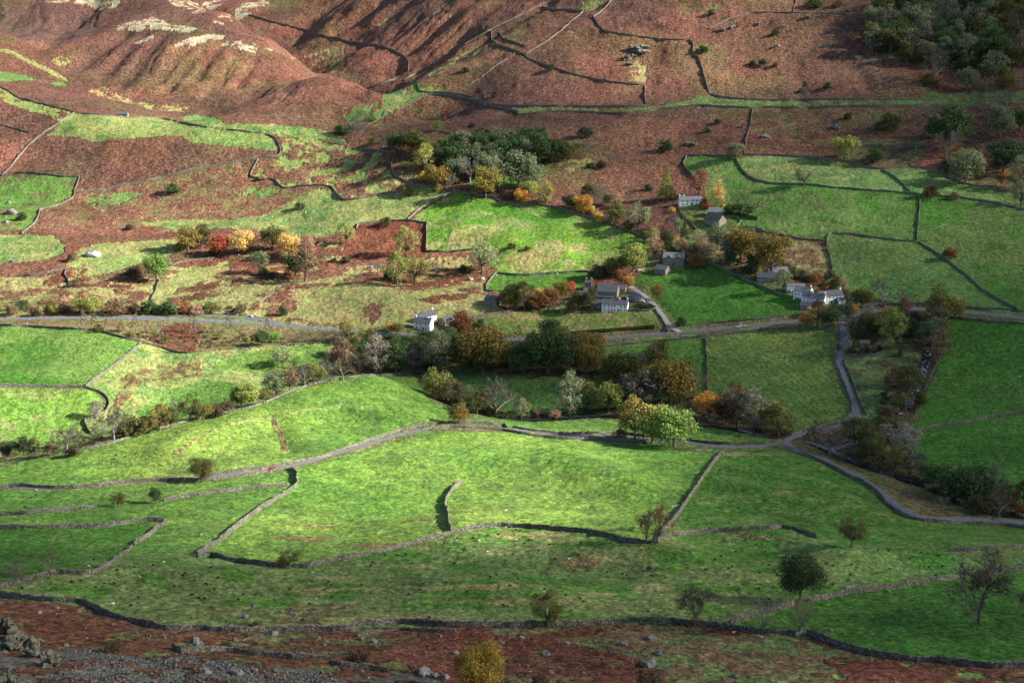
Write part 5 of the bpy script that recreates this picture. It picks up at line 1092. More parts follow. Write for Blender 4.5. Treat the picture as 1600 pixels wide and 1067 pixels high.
house(*cp('E', 515, 470), 11, 7, 3.0, 3.0, 50, 'low dark-roofed cottage among trees right of the white roadside cottage', 'house', 'cottage', M_STONE, M_SLATE, (.9,), [(1.4, (0,))], 1)
house(*cp('E', 1546, 192), 16.5, 9.5, 6.0, 3.4, -12, 'stone villa with twin front gables and end chimneys above the smooth field', 'villa', 'villa', M_STONE, M_PALESLATE, (-.98, .98), [(1.5, (-.7, -.35, .4, .75)), (4.3, (-.35, .5))], 2, .05, (-.35, .5))
house(*cp('E', 1484, 233), 10.5, 8, 3.8, 2.8, -40, 'stone outbuilding in front of the villa drive', 'outbuilding', 'outbuilding', M_STONE, M_PALESLATE, (), [], 0, -.2)
house(*cp('C', 58, 951), 20, 6.5, 4.6, 2.6, 3, 'white longhouse alone under the red bracken slope', 'longhouse', 'longhouse', M_WHITE, M_PALESLATE, (-1, -.6), [(1.3, (-.7, -.3, .15, .5, .8)), (3.6, (-.7, -.3, .15, .5))], 1, .05)
house(*cp('C', 152, 1045), 16, 9.5, 5.0, 4.2, -48, 'old stone barn with a mossy roof below the white longhouse', 'barn', 'stone_barn', M_STONE, M_MOSS, (), [], 2, .3)
house(*cp('C', 172, 1005), 12, 7, 4.4, 3.0, -8, 'grey-roofed barn joined behind the old mossy barn', 'barn', 'stone_barn', M_STONE, M_PALESLATE, (), [], 1)
house(1252, 470, 12, 8.5, 6.8, 3.0, -28, 'tall white gabled block at the left end of the inn', 'inn', 'inn_wing', M_WHITE, M_PALESLATE, (.95,), [(1.6, R4), (4.6, R4)], 2, .3)
house(1262, 475, 9, 8, 5.6, 2.8, -28, 'second white block of the inn with a black slate roof', 'inn', 'inn_wing', M_WHITE, M_SLATE, (), [(1.6, (-.6, 0, .6)), (4.2, (-.6, 0, .6))], 0, .2)
house(1275, 480, 11, 8.5, 6.2, 3.0, -28, 'third white block of the inn nearest the road', 'inn', 'inn_wing', M_WHITE, M_SLATE, (-.9, .95), [(1.6, R4), (4.6, R4)], 2, -.2)
house(1300, 474, 19, 8, 5.4, 3.2, 20, 'long white right wing of the inn with one tall end chimney', 'inn', 'inn_wing', M_WHITE, M_SLATE, (.98,), [(1.5, (-.8, -.5, -.2, .1, .4, .7)), (4.1, (-.8, -.5, -.2, .1, .4, .7))], 1, -.05, (), (2.0, 8.0, 2.5, 2.2))
house(1243, 455, 13, 7, 3.8, 1.2, -10, 'low flat-roofed white annexe behind the inn', 'outbuilding', 'annexe', M_WHITE, M_PALESLATE, (), [(1.6, (.2, .6))], 0)
house(1264, 484, 13, 6, 2.6, 2.2, -22, 'low stone store with a dark roof in front of the inn', 'outbuilding', 'stone_store', M_STONE, M_SLATE, (), [], 0)
house(1316, 474, 5, 4, 2.6, 1.2, 15, 'small white porch building at the far right end of the inn', 'outbuilding', 'porch_building', M_WHITE, M_SLATE, (), [(1.3, (0,))], 0)
house(1196, 441, 13, 9, 3.6, 3.6, -14, 'slate-roofed house hidden in garden trees left of the inn', 'house', 'cottage', M_STONE, M_SLATE, (.3,), [(1.4, (-.5, .5))], 1)
house(1220, 433, 12, 8, 3.6, 3.4, 10, 'second slate-roofed house deeper in the garden trees', 'house', 'cottage', M_STONE, M_PALESLATE, (), [(1.4, (0,))], 1)
house(1331, 544, 11, 6.5, 4.6, 3.0, 72, 'stone cottage beside the lane below the junction', 'house', 'cottage', M_STONE, M_PALESLATE, (.95,), [(1.4, (-.5, .5)), (3.8, (-.5, .5))], 2, 0)
house(1351, 542, 6.5, 5, 2.3, 1.6, -12, 'little brown garden shed beside the lane cottage', 'shed', 'shed', M_STONE, M_MOSS, (), [], 0, .2)
house(1463, 498, 14, 7, 4.6, 2.8, -16, 'white cottage half hidden by trees beside the right-hand road', 'house', 'cottage', M_WHITE, M_SLATE, (-1, .95), [(1.4, (-.5, .1, .6)), (3.6, (-.5, .1, .6))], 1, .3)
house(*cp('A', 570, 538), 9, 5, 2.0, 1.8, 0, 'tiny dark hut on the skyline wall at the upper left', 'hut', 'hut', M_STONE, M_SLATE, (), [], 0)

# clipped beech hedges by the inn
def hedge(a, b, label, c, w_=1.6, h_=2.4):
    l = resample(cast(dense([a, b], 3)), 1.0); r = np.random.default_rng(len(label)); n = int(len(l)*130)
    t = r.uniform(0, len(l)-1, n); i = np.minimum(t.astype(int), len(l)-2); f = (t-i)[:, None]; c0 = l[i]*(1-f)+l[i+1]*f
    d = (l[-1]-l[0])[:2]; d /= np.hypot(*d); nrm = np.array([-d[1], d[0]]); side = r.integers(0, 3, n); o = np.where(side == 0, -.5, np.where(side == 1, .5, r.uniform(-.5, .5, n)))*w_
    zz = np.where(side == 2, h_, r.uniform(0, h_, n))+r.normal(0, .08, n); C = c0.copy(); C[:, :2] += nrm*o[:, None]; C[:, 2] = gz(C[:, 0], C[:, 1])+zz
    D = np.concatenate([nrm*np.sign(o)[:, None], np.where(side == 2, 1, .2)[:, None]], 1)
    me = leaves_mesh('hedge', C-l[0], D, .28, r, .4); q = link('hedge', me); q.location = l[0]; q.color = (*c, 1); tag(q, label, 'hedge')
hedge((1254, 449), (1283, 445), 'upper russet beech hedge behind the white inn', (.22, .085, .03)); hedge((1273, 459), (1299, 449), 'lower russet beech hedge behind the white inn', (.22, .085, .03))
hedge(cp('C', 225, 985), cp('C', 365, 1020), 'dark clipped hedge above the ring lawn by the old barn', (.05, .065, .03))
hedge(cp('E', 1050, 512), cp('E', 1460, 482), 'dark roadside hedge below the pale field', (.06, .07, .03), 2.2, 1.9)

# ------------------------------------------------------------------ gates, cars
M_STEEL = simple('galvanised_steel', (.50, .51, .52), .1); M_OAK = simple('gate_oak', (.30, .27, .23), .2)
def gate(px, py, rot, label, mat, wd=3.2):
    p = cast([(px, py)])[0]; root = empty('field_gate', tuple(p), radians(rot)); tag(root, label, 'gate')
    bs = [(-wd/2, wd/2, -.04, .04, .25+k*.24, .34+k*.24) for k in range(5)]+[(-wd/2-.001, -wd/2+.1, -.05, .05, .2, 1.4), (wd/2-.1, wd/2+.001, -.05, .05, .2, 1.4), (-.05, .05, -.055, .055, .25, 1.3)]
    link('gate_leaf', boxmesh('gate_leaf', mat, *bs), root)
    for s in (-1, 1): q = link('gate_post', boxmesh('gate_post', M_OAK, (-.11, .11, -.11, .11, -.5, 1.55)), root); q.location = (s*(wd/2+.2), 0, 0)
gate(*cp('G', 425, 257), 5, 'pale metal gate at the end of the left-edge wall', M_STEEL, 3.6); gate(*cp('G', 752, 150), -5, 'pale metal gate below the round dark tree on the walled lane', M_STEEL)
gate(*cp('I', 573, 843), 25, 'grey wooden gate where the bottom walls meet', M_OAK, 4.2); gate(*cp('I', 800, 630), 8, 'weathered gate by the wall right of the dark evergreen oak', M_STEEL)
gate(*cp('F', 100, 1052), 5, 'pale gate beside the walled lane right of the sycamores', M_STEEL); gate(*cp('D', 437, 915), 10, 'low wooden gate by the loop of wall at the pale meadow', M_OAK, 4.5)
gate(*cp('H', 1555, 255), 20, 'metal gate on the bold sunlit wall right of the big field', M_STEEL)
def car(px, py, rot, label, c):
    p = cast([(px, py)])[0]; root = empty('parked_car' if 'parked' in label else 'car', (p[0], p[1], p[2]+.12), radians(rot)); tag(root, label, 'car')
    m, nt, b = new_mat('car_paint', .3, .5); b.inputs['Base Color'].default_value = (*c, 1)
    prof = [(-2.1, .35), (2.1, .35), (2.15, .75), (1.25, .92), (.55, 1.42), (-1.2, 1.45), (-1.85, .95), (-2.15, .85)]
    V = [(x, s*.85*(.82 if z > 1.1 else 1), z) for s in (-1, 1) for x, z in prof]; n = len(prof)
    F = [tuple(range(n)), tuple(range(2*n-1, n-1, -1))]+[(k, (k+1) % n, (k+1) % n+n, k+n)[::-1] for k in range(n)]
    link('body', mesh_from('body', V, F, m), root)
    gl = [(1.12, .98), (.52, 1.36), (-1.15, 1.38), (-1.65, .99)]
    V = [(x, s*.86*(.84 if z > 1.1 else 1), z) for s in (-1, 1) for x, z in gl]; link('side_window', mesh_from('side_window', V, [(0, 1, 2, 3), (7, 6, 5, 4)], M_GLASS), root)
    link('windscreen', mesh_from('windscreen', [(1.24, -.7, .95), (1.24, .7, .95), (.6, .62, 1.41), (.6, -.62, 1.41)], [(0, 1, 2, 3)], M_GLASS), root).location = (.03, 0, .02)
    wv = []; wf = []
    tube(wv, wf, (0, -.11, 0), (0, .11, 0), .32, .32, 12)
    wm = mesh_from('wheel', wv, wf, M_DOOR)
    for sx in (-1, 1):
        for sy in (-1, 1): link('wheel', wm, root).location = (sx*1.3, sy*.8, .32)
car(*cp('D', 1048, 419), 172, 'dark blue car parked under the bushes in the lay-by', (.03, .05, .11)); car(*cp('D', 1158, 432), 165, 'silver blue car parked at the right end of the lay-by', (.45, .55, .68))
car(*cp('F', 283, 479), 187, 'pale blue car driving along the main road below the smooth field', (.55, .65, .70)); car(*cp('F', 308, 476), 187, 'pinkish car close behind the pale blue one on the main road', (.62, .42, .36))
car(1003, 472, 160, 'white car parked in the farmyard garden', (.75, .78, .82)); car(*cp('G', 1262, 82), 15, 'tiny red vehicle on the walled lane', (.4, .03, .04))
car(1000, 423, 20, 'white car parked on the track to the villa', (.75, .78, .80)); car(1233, 456, 150, 'silver car parked in the inn yard', (.5, .5, .52))

# ------------------------------------------------------------------ sheep
M_SB = simple('black_fleece', (.018, .016, .016), .3, 6); M_SW = simple('white_fleece', (.62, .58, .50), .15, 6); M_SP = simple('marked_fleece', (.60, .38, .36), .2, 3)
def sheep_mesh(mat, grazing):
    bm = bmesh.new(); r = bmesh.ops.create_uvsphere(bm, u_segments=12, v_segments=9, radius=1)
    for v in r['verts']: v.co = Vector((v.co.x*.58, v.co.y*.31*(1-.12*v.co.x), v.co.z*.32+.72))
    def blob(c, s, ry=0):
        rr = bmesh.ops.create_uvsphere(bm, u_segments=8, v_segments=6, radius=1)
        for v in rr['verts']: x, y, z = v.co.x*s[0], v.co.y*s[1], v.co.z*s[2]; v.co = Vector((x*cos(ry)+z*sin(ry)+c[0], y+c[1], -x*sin(ry)+z*cos(ry)+c[2]))
    if grazing: blob((.58, 0, .58), (.24, .14, .15), .8); blob((.78, 0, .28), (.2, .10, .12), 1.0); hd = (.68, .4)
    else: blob((.58, 0, .88), (.2, .13, .16), -.8); blob((.78, 0, 1.02), (.2, .1, .12), .3); hd = (.7, 1.1)
    for s in (-1, 1): blob((hd[0], s*.14, hd[1]), (.05, .09, .03))
    blob((-.6, 0, .7), (.06, .06, .16))
    for x in (-.36, .34):
        for y in (-.15, .15): blob((x, y, .28), (.065, .065, .32))
    me = bpy.data.meshes.new('sheep'); bm.to_mesh(me); bm.free(); me.materials.append(mat); return me
SHM = {k: [sheep_mesh(m, g_) for g_ in (True, False)] for k, m in (('b', M_SB), ('w', M_SW), ('p', M_SP))}
def sheep(crop, kind, lab, group, *xy):
    for i in range(0, len(xy), 2):
        p = cast([cp(crop, xy[i], xy[i+1])])[0]; rr = random.Random(xy[i]*7+xy[i+1])
        o = link('sheep', SHM[kind][0 if rr.random() < .75 else 1]); o.location = p; o.rotation_euler = (0, 0, rr.choice([0, pi])+rr.uniform(-.7, .7)); o.scale = (.85,)*3; tag(o, lab, 'sheep', group)
sheep('H', 'b', 'small black sheep scattered on the middle of the long shaded pasture', 'black sheep on the middle pasture', 548,400,487,424,577,457,620,400,738,382,688,386,878,408,858,425,975,430,924,458,806,476,1117,423,1110,477,1085,553,728,570,700,580,826,588,790,622,952,636,911,663,1050,664,1116,680,1131,693,759,710,780,717,1240,556,1310,567,1332,573,1443,573,1431,739,104,616,375,639,323,658,155,513,147,527,213,480,271,480,310,478,338,518,535,516,418,770,400,781,820,362,834,368,1271,413,996,495)
sheep('H', 'w', 'white sheep among the black ones on the middle pasture', 'white sheep on the middle pasture', 646,412,685,463,818,408,1063,497,770,350)
sheep('H', 'w', 'single white sheep out in the big sunlit field', None, 770, 272)
sheep('G', 'b', 'small black sheep scattered on the left part of the shaded pasture', 'black sheep on the left pasture', 330,602,376,598,103,633,443,628,486,612,528,608,543,548,622,535,848,573,856,562,806,623,903,597,955,612,977,537,1010,583,993,635,1128,660,1186,661,1103,686,890,662,920,678,948,681,1445,600,1520,604,1533,619,1502,640,1341,637,1536,674,1433,705,642,677,608,712,1478,800,1400,778,710,525)
sheep('G', 'b', 'black sheep in the small left fields below the walled lane', 'black sheep in the small left fields', 147,210,166,200,118,256,434,500,530,35,537,15)
sheep('G', 'w', 'white sheep on the left fields and pasture', 'white sheep on the left', 409,530,930,385,1065,655,525,705,1462,682,758,513,168,177,645,579)
sheep('I', 'b', 'small black sheep scattered on the right part of the shaded pasture', 'black sheep on the right pasture', 170,499,196,484,267,463,232,541,248,533,126,545,420,525,376,559,443,549,372,632,280,635,420,685,685,518,718,526,801,523,795,568,682,597,714,615,915,562,977,542,972,459,922,455,1071,495,1124,468,1204,482,1160,535,1220,530,1192,570,403,462,360,430,308,410)
sheep('I', 'w', 'white sheep on the right part of the shaded pasture', 'white sheep on the right pasture', 265,662,1065,515)
sheep('I', 'p', 'pink-marked sheep on the rough grass below the longest wall', None, 255, 838); sheep('I', 'w', 'white sheep on the rough grass below the longest wall', None, 385, 860)
sheep('F', 'w', 'white sheep in the vivid green field at the right edge', 'white sheep in the right-hand field', 1537,747,1580,710); sheep('F', 'p', 'pink-marked sheep beside the rushing beck fence', 'pink-marked sheep by the beck', 1190,717,1137,877)
sheep('E', 'w', 'white sheep grazing in the vivid green hillside field', 'white sheep in the vivid field', 895,58,725,64,710,112,1190,128,1260,40,960,80)
sheep('E', 'w', 'white sheep in the narrow green field by the field barn', 'white sheep in the narrow field', 840,262,1010,232,730,240)
sheep('D', 'w', 'white sheep on the grassy knoll under the lynchet', 'white sheep on the knoll', 1150,992,1168,976); sheep('D', 'b', 'single black sheep on the long left field', None, 945, 1057)

# ------------------------------------------------------------------ boulders, crags, scree
def rock_mat(name, c, c2):
    m, nt, b = new_mat(name, .95, .1); v = N(nt, 'ShaderNodeNewGeometry').outputs['Position']
    cc = mixc(nt, maprange(nt, noise(nt, .7, 5, .7, v), .42, .6, 0, 1), c, c2); L(nt, vscale(nt, cc, maprange(nt, noise(nt, 2.5, 4, .7, v), .3, .7, .65, 1.3)), b.inputs['Base Color'])
    L(nt, bump(nt, noise(nt, 1.6, 5, .7, v), .5), b.inputs['Normal']); return m
M_ROCK = rock_mat('grey_rock', (.21, .20, .19), (.12, .115, .10)); M_PALEROCK = rock_mat('lichened_rock', (.48, .47, .43), (.28, .27, .25)); M_MOSSROCK = rock_mat('mossy_rock', (.15, .145, .13), (.075, .07, .03)); M_CRAG = rock_mat('crag_rock', (.24, .23, .20), (.13, .115, .085))
def rock_mesh(seed, mat, sub=3, rough_=.22):
    bm = bmesh.new(); bmesh.ops.create_icosphere(bm, subdivisions=sub, radius=.5); r = random.Random(seed)
    pl = [(Vector((r.uniform(-1, 1), r.uniform(-1, 1), r.uniform(-.5, 1))).normalized(), r.uniform(.24, .42)) for _ in range(9)]
    for v in bm.verts:
        for n_, d in pl:
            e = v.co.dot(n_)-d
            if e > 0: v.co -= n_*e*.9
    from mathutils import noise as mn
    for v in bm.verts: v.co += v.co.normalized()*mn.noise(v.co*3.1+Vector((seed, 0, 0)))*rough_*.5
    me = bpy.data.meshes.new('boulder'); bm.to_mesh(me); bm.free(); me.materials.append(mat); return me
def crag_mesh(seed, mat):
    """a jagged outcrop: tilted slabs and blocks grown into one mass"""
    r = random.Random(seed); bm = bmesh.new()
    for k in range(11):
        q = bmesh.ops.create_cube(bm, size=1); a = Vector((r.uniform(-.36, .36), r.uniform(-.36, .36), r.uniform(-.25, .2))); sx, sy, sz = r.uniform(.18, .42), r.uniform(.14, .32), r.uniform(.2, .55)
        from mathutils import Euler
        e = Euler((r.uniform(-.5, .5), .5+r.uniform(-.4, .4), r.uniform(0, 6.28)))
        for v in q['verts']: v.co = Vector((v.co.x*sx*(1-.35*(v.co.z > 0)*r.random()), v.co.y*sy, v.co.z*sz)); v.co.rotate(e); v.co += a
    bmesh.ops.subdivide_edges(bm, edges=bm.edges[:], cuts=3, use_grid_fill=True)
    from mathutils import noise as mn
    for v in bm.verts: v.co += Vector((mn.noise(v.co*6+Vector((seed, 0, 0))), mn.noise(v.co*6+Vector((0, seed, 0))), mn.noise(v.co*6+Vector((0, 0, seed)))))*.075
    me = bpy.data.meshes.new('crag'); bm.to_mesh(me); bm.free(); me.materials.append(mat); return me
RK = {'g': [rock_mesh(i, M_ROCK) for i in range(4)], 'p': [rock_mesh(20+i, M_PALEROCK) for i in range(3)], 'm': [crag_mesh(40+i, M_MOSSROCK) for i in range(4)], 'c': [crag_mesh(50+i, M_CRAG) for i in range(4)]}
def boulders(crop, lab, group, spec, kind='g', nm='boulder', hz=.75, cat='boulder'):
    items = [tuple(map(float, s.split(','))) for s in spec.split(';')]
    items.sort(key=lambda t: t[0]); n = len(items)
    for i, (x, y, w) in enumerate(items):
        p = cast([cp(crop, x, y)])[0]; D = math.dist(p, (0, 0, CZ)); s = w*.3375*D/FPX*1.15; rr = random.Random(int(x*3+y))
        o = link(nm, rr.choice(RK[kind])); o.location = (p[0], p[1], p[2]+s*hz*.12); o.rotation_euler = (rr.uniform(-.3, .3), rr.uniform(-.3, .3), rr.uniform(0, 6.28)); o.scale = (s*rr.uniform(.9, 1.15), s*rr.uniform(.8, 1.05), s*hz*rr.uniform(.8, 1.2))
        tag(o, lab if n == 1 else f'{"leftmost" if i == 0 else "rightmost" if i == n-1 else (ORD+["fifteenth", "sixteenth", "seventeenth", "eighteenth"])[i]+" from left"} of the {lab}', cat, group)
boulders('G', 'grey boulders at the wet pasture foot', 'boulders on the pasture', '1355,755,42;1130,762,36;1070,806,34;1175,712,28;890,766,20;862,731,20;1255,749,15')
boulders('G', 'grey boulders in the left near bracken', 'boulders in the left bracken', '183,744,32;260,722,24;895,880,54;925,890,44;1385,940,44;1470,865,30;1500,892,24;950,1025,54;1100,1025,54;1260,845,50;310,894,26;1180,1010,30')
boulders('H', 'grey boulders in the middle near bracken', 'boulders in the middle bracken', '160,877,40;795,850,32;845,859,26;752,882,28;1055,886,26;1308,890,44;985,1022,30;540,929,38;400,925,20;960,936,38;385,1022,66;1130,1021,24;100,864,26;1030,1004,18;470,850,22;650,1043,24;440,1035,40;490,1045,44')
boulders('H', 'grey boulders on the grass below the longest wall', 'boulders on the rough grass', '1430,984,62;1445,860,46;1480,932,36')
boulders('I', 'grey boulders on the rough grass at lower right', 'boulders at lower right', '260,1039,40;390,1043,26;430,1055,22;490,894,18')
boulders('I', 'dark boulder in the bottom right field by the wooden gate', None, '705,822,24'); boulders('D', 'big white boulder on the left straw pasture', None, '435,148,62', 'p'); boulders('D', 'small dark boulder at the left edge of the green slope', None, '68,174,28')
boulders('A', 'stones in the small green enclosure', 'stones in the left enclosure', '40,944,24;60,985,46;30,1030,26')
boulders('E', 'pale stones on the straw pasture below the red enclosure', 'stones on the straw pasture', '610,260,22;660,258,24;150,202,24', 'p')
boulders('C', 'pale crags on the right fellside', 'crags on the right fellside', '410,636,44;60,670,50;835,266,38;895,290,42;490,126,28;250,130,42;365,114,32;455,220,30;705,392,22;290,590,30;450,690,22;600,565,22;730,590,40;210,140,30;590,85,30;930,330,22;1025,430,26', 'c', 'crag', .6, 'crag')
boulders('B', 'pale crags of the rocky knob on the mid fellside', 'crags of the rocky knob', '1395,240,60;1372,228,50;1350,268,46;1345,300,36;1420,222,40;1330,280,30', 'c', 'crag', .55, 'crag')
boulders('G', 'mossy grey outcrops at the bottom left corner', 'outcrops at the bottom left', '12,840,110;70,880,100;125,912,100;180,945,90;230,985,70;40,920,110;12,1075,100;80,1088,80', 'm', 'rock_outcrop', 1.0, 'outcrop')
def scatter(nm, crop, poly, n, smin, smax, mat, seed, kind='stuff'):
    w = cast(dense(P(crop, *poly), 10))[:, :2]; r = np.random.default_rng(seed); pts_ = []
    while len(pts_) < n:
        q = np.stack([r.uniform(w[:, 0].min(), w[:, 0].max(), n*3), r.uniform(w[:, 1].min(), w[:, 1].max(), n*3)], 1); k = inside(q[:, 0].copy(), q[:, 1].copy(), w)
        k &= fbm(q[:, 0]/14, q[:, 1]/14, seed, 3)+r.uniform(-.1, .1, len(q)) > .47
        pts_ += q[k].tolist()
    pts_ = np.array(pts_[:n]); base = []
    for i in range(3):
        m = rock_mesh(60+i, mat, 2 if smax > 1.5 else 1); v = np.empty(len(m.vertices)*3); m.vertices.foreach_get('co', v); f = np.array([tuple(p_.vertices) for p_ in m.polygons]); base.append((v.reshape(-1, 3), f))
    VV = []; FF = []; off = 0
    for i, (x, y) in enumerate(pts_):
        v, f = base[i % 3]; s = smin+(smax-smin)*r.uniform()**3.5; a = r.uniform(0, 6.28); c_, s_ = cos(a), sin(a); q = v*s*np.array([1, .8, .65])
        VV.append(np.stack([q[:, 0]*c_-q[:, 1]*s_+x, q[:, 0]*s_+q[:, 1]*c_+y, q[:, 2]+float(gz(x, y))+s*.12], 1)); FF.append(f+off); off += len(v)
    o = link(nm, mesh_from(nm, np.concatenate(VV), np.concatenate(FF), mat)); tag(o, kind=kind)
M_SCREE = rock_mat('scree_rock', (.165, .158, .15), (.07, .066, .06))
scatter('scree', 'G', (240,940,420,905,600,930,800,940,1000,960,1150,990,1400,1015,1560,1010,1600,1100,1000,1110,300,1110,230,1050), 4300, .2, 1.35, M_SCREE, 5)
scatter('loose_stones', 'G', (200,720,560,800,850,860,1600,850,2000,850,3000,850,3100,1000,2400,1100,1500,1100,1000,960,500,920), 620, .3, 1.3, M_ROCK, 6)
scatter('hillside_stones', 'A', (350,900,1000,800,1500,860,1600,1000,1500,1100,800,1350,300,1500,0,1500,0,1100,150,1050), 420, .5, 1.8, M_PALEROCK, 7)
scatter('fellside_stones', 'C', (20,20,800,40,1100,280,1200,440,200,430,-900,420,-700,250,-100,200), 300, .6, 2.2, M_ROCK, 8)
scatter('beck_stones', 'F', (1110,610,1165,610,1160,760,1100,760), 90, .5, 1.7, M_ROCK, 9)

# ------------------------------------------------------------------ brambles, rank growth under the trees
def undergrowth(nm, crop, poly, n, c, seed, size=(1.2, 3.0)):
    w = cast(dense(P(crop, *poly), 8))[:, :2]; r = np.random.default_rng(seed); pts_ = []
    while len(pts_) < n:
        q = np.stack([r.uniform(w[:, 0].min(), w[:, 0].max(), n*3), r.uniform(w[:, 1].min(), w[:, 1].max(), n*3)], 1); k = inside(q[:, 0].copy(), q[:, 1].copy(), w)
        for rw, wd_ in list(ROADW.values())+[RIVW['beck']]:
            d, _ = line_dist(q[:, 0], q[:, 1], rw, wd_*.5+4); k &= d > wd_*.5+2.0
        pts_ += q[k].tolist()
    pts_ = np.array(pts_[:n]); z = gz(pts_[:, 0], pts_[:, 1]); C = []; D = []
    for (x, y), zz in zip(pts_, z):
        s = r.uniform(*size); m = int(26*s); q = r.normal(0, 1, (m, 3)); q /= np.linalg.norm(q, axis=1)[:, None]; q[:, 2] = abs(q[:, 2]); C.append(np.array([x, y, zz])+q*s*np.array([1, 1, .62])*r.uniform(.6, 1, (m, 1))); D.append(q)
    o = link(nm, leaves_mesh(nm, np.concatenate(C), np.concatenate(D), .42, r)); o.color = (*c, 1); tag(o, kind='stuff')
UG = [('E', (0,560,250,545,560,560,740,590,900,600,1150,590,1230,650,1500,660,1590,720,1590,830,1250,860,1180,720,900,720,520,660,380,740,340,680,0,690), 420),
      ('E', (390,760,480,830,700,895,900,905,1080,890,1240,875,1240,850,1000,870,700,870,500,810,430,750), 150),
      ('F', (0,830,120,890,300,930,450,985,540,965,420,930,250,880,100,810,0,740), 150),
      ('F', (770,410,1080,400,1240,440,1230,560,1170,600,1100,560,1090,470,1000,470,900,560,800,560), 160),
      ('F', (950,760,1100,720,1120,830,1060,930,960,940,930,860), 70), ('I', (700,20,1000,30,1200,100,1500,240,1600,300,1500,290,1250,230,1100,150,850,60), 150),
      ('F', (150,190,250,130,450,110,500,200,700,250,780,330,700,300,520,270,300,260), 170),
      ('B', (150,640,450,640,900,650,1060,720,900,800,600,850,420,850,330,760,200,700), 220), ('B', (420,870,700,880,900,940,1200,1000,1400,1060,1300,1040,1080,975,800,930,560,880), 120),
      ('D', (0,1075,200,1060,450,1020,700,945,1000,875,1300,765,1590,700,1590,660,1300,740,1000,860,650,940,300,1000,0,1040), 190),
      ('D', (20,410,300,415,620,415,1000,415,1100,405,1100,385,700,385,300,390,0,390), 130), ('D', (400,490,800,505,1200,520,1560,545,1590,565,1300,565,1000,570,860,585,600,520), 120),
      ('E', (760,400,900,405,1100,415,1190,400,1180,360,1000,350,780,350), 70), ('C', (900,0,1590,0,1590,300,1100,310,1000,260,880,220), 200), ('C', (1120,520,1590,500,1590,860,1450,870,1250,800,1200,700,1120,640), 110),
      ('E', (0,505,200,515,420,530,700,545,700,600,400,600,0,590), 110)]
PAL = [('brambles', (.085, .085, .038)), ('brown_brush', (.12, .085, .05)), ('dark_brush', (.055, .065, .032)), ('grey_brush', (.15, .14, .10))]
for i, (crop, poly, n) in enumerate(UG):
    for j in range(2):
        nm, c = PAL[(i+j*1+(i//4)) % 4]; undergrowth(nm, crop, poly, n//2, c, 300+i*2+j)
# ------------------------------------------------------------------ cloud sheet added out of view, its cover shaped to shade the valley
SHADE = np.array([
 [.15,.05,.0,.05,.10,.15,.20,.25,.25,.25,.20,.25,.30,.65,.75,.85,.9],
 [.20,.15,.05,0,0,.05,.15,.25,.30,.25,.10,.05,.15,.45,.75,.9,.95],
 [.05,.0,.0,.0,.0,.20,.75,.85,.85,.75,.65,.65,.75,.90,1,1,1],
 [0,0,0,0,0,0,0,.10,.35,.50,.55,.45,.45,.50,.60,.65,.75],
 [0,0,0,0,0,0,0,0,0,.05,.45,.65,.50,.70,.80,.85,.9],
 [0,0,0,0,.05,.20,.35,.65,.70,.60,.75,.85,.70,.75,.9,1,1],
 [0,0,0,0,0,.10,.45,.85,.95,1,1,1,.95,.95,1,1,1],
 [.10,0,0,0,0,0,0,0,.10,.15,.25,.65,.90,1,1,1,1],
 [.70,.65,.60,.50,.20,.05,.05,.0,0,0,.10,.65,.80,.90,.95,1,1],
 [.90,.85,.80,.80,.80,.85,.85,.85,.85,.85,.85,.85,.75,.65,.65,.70,.9],
 [.75,.75,.75,.75,.78,.8,.8,.85,.85,.85,.85,.85,.9,.95,.95,1,1],
 [.75]*17])
CLOUD_Z = 900.0
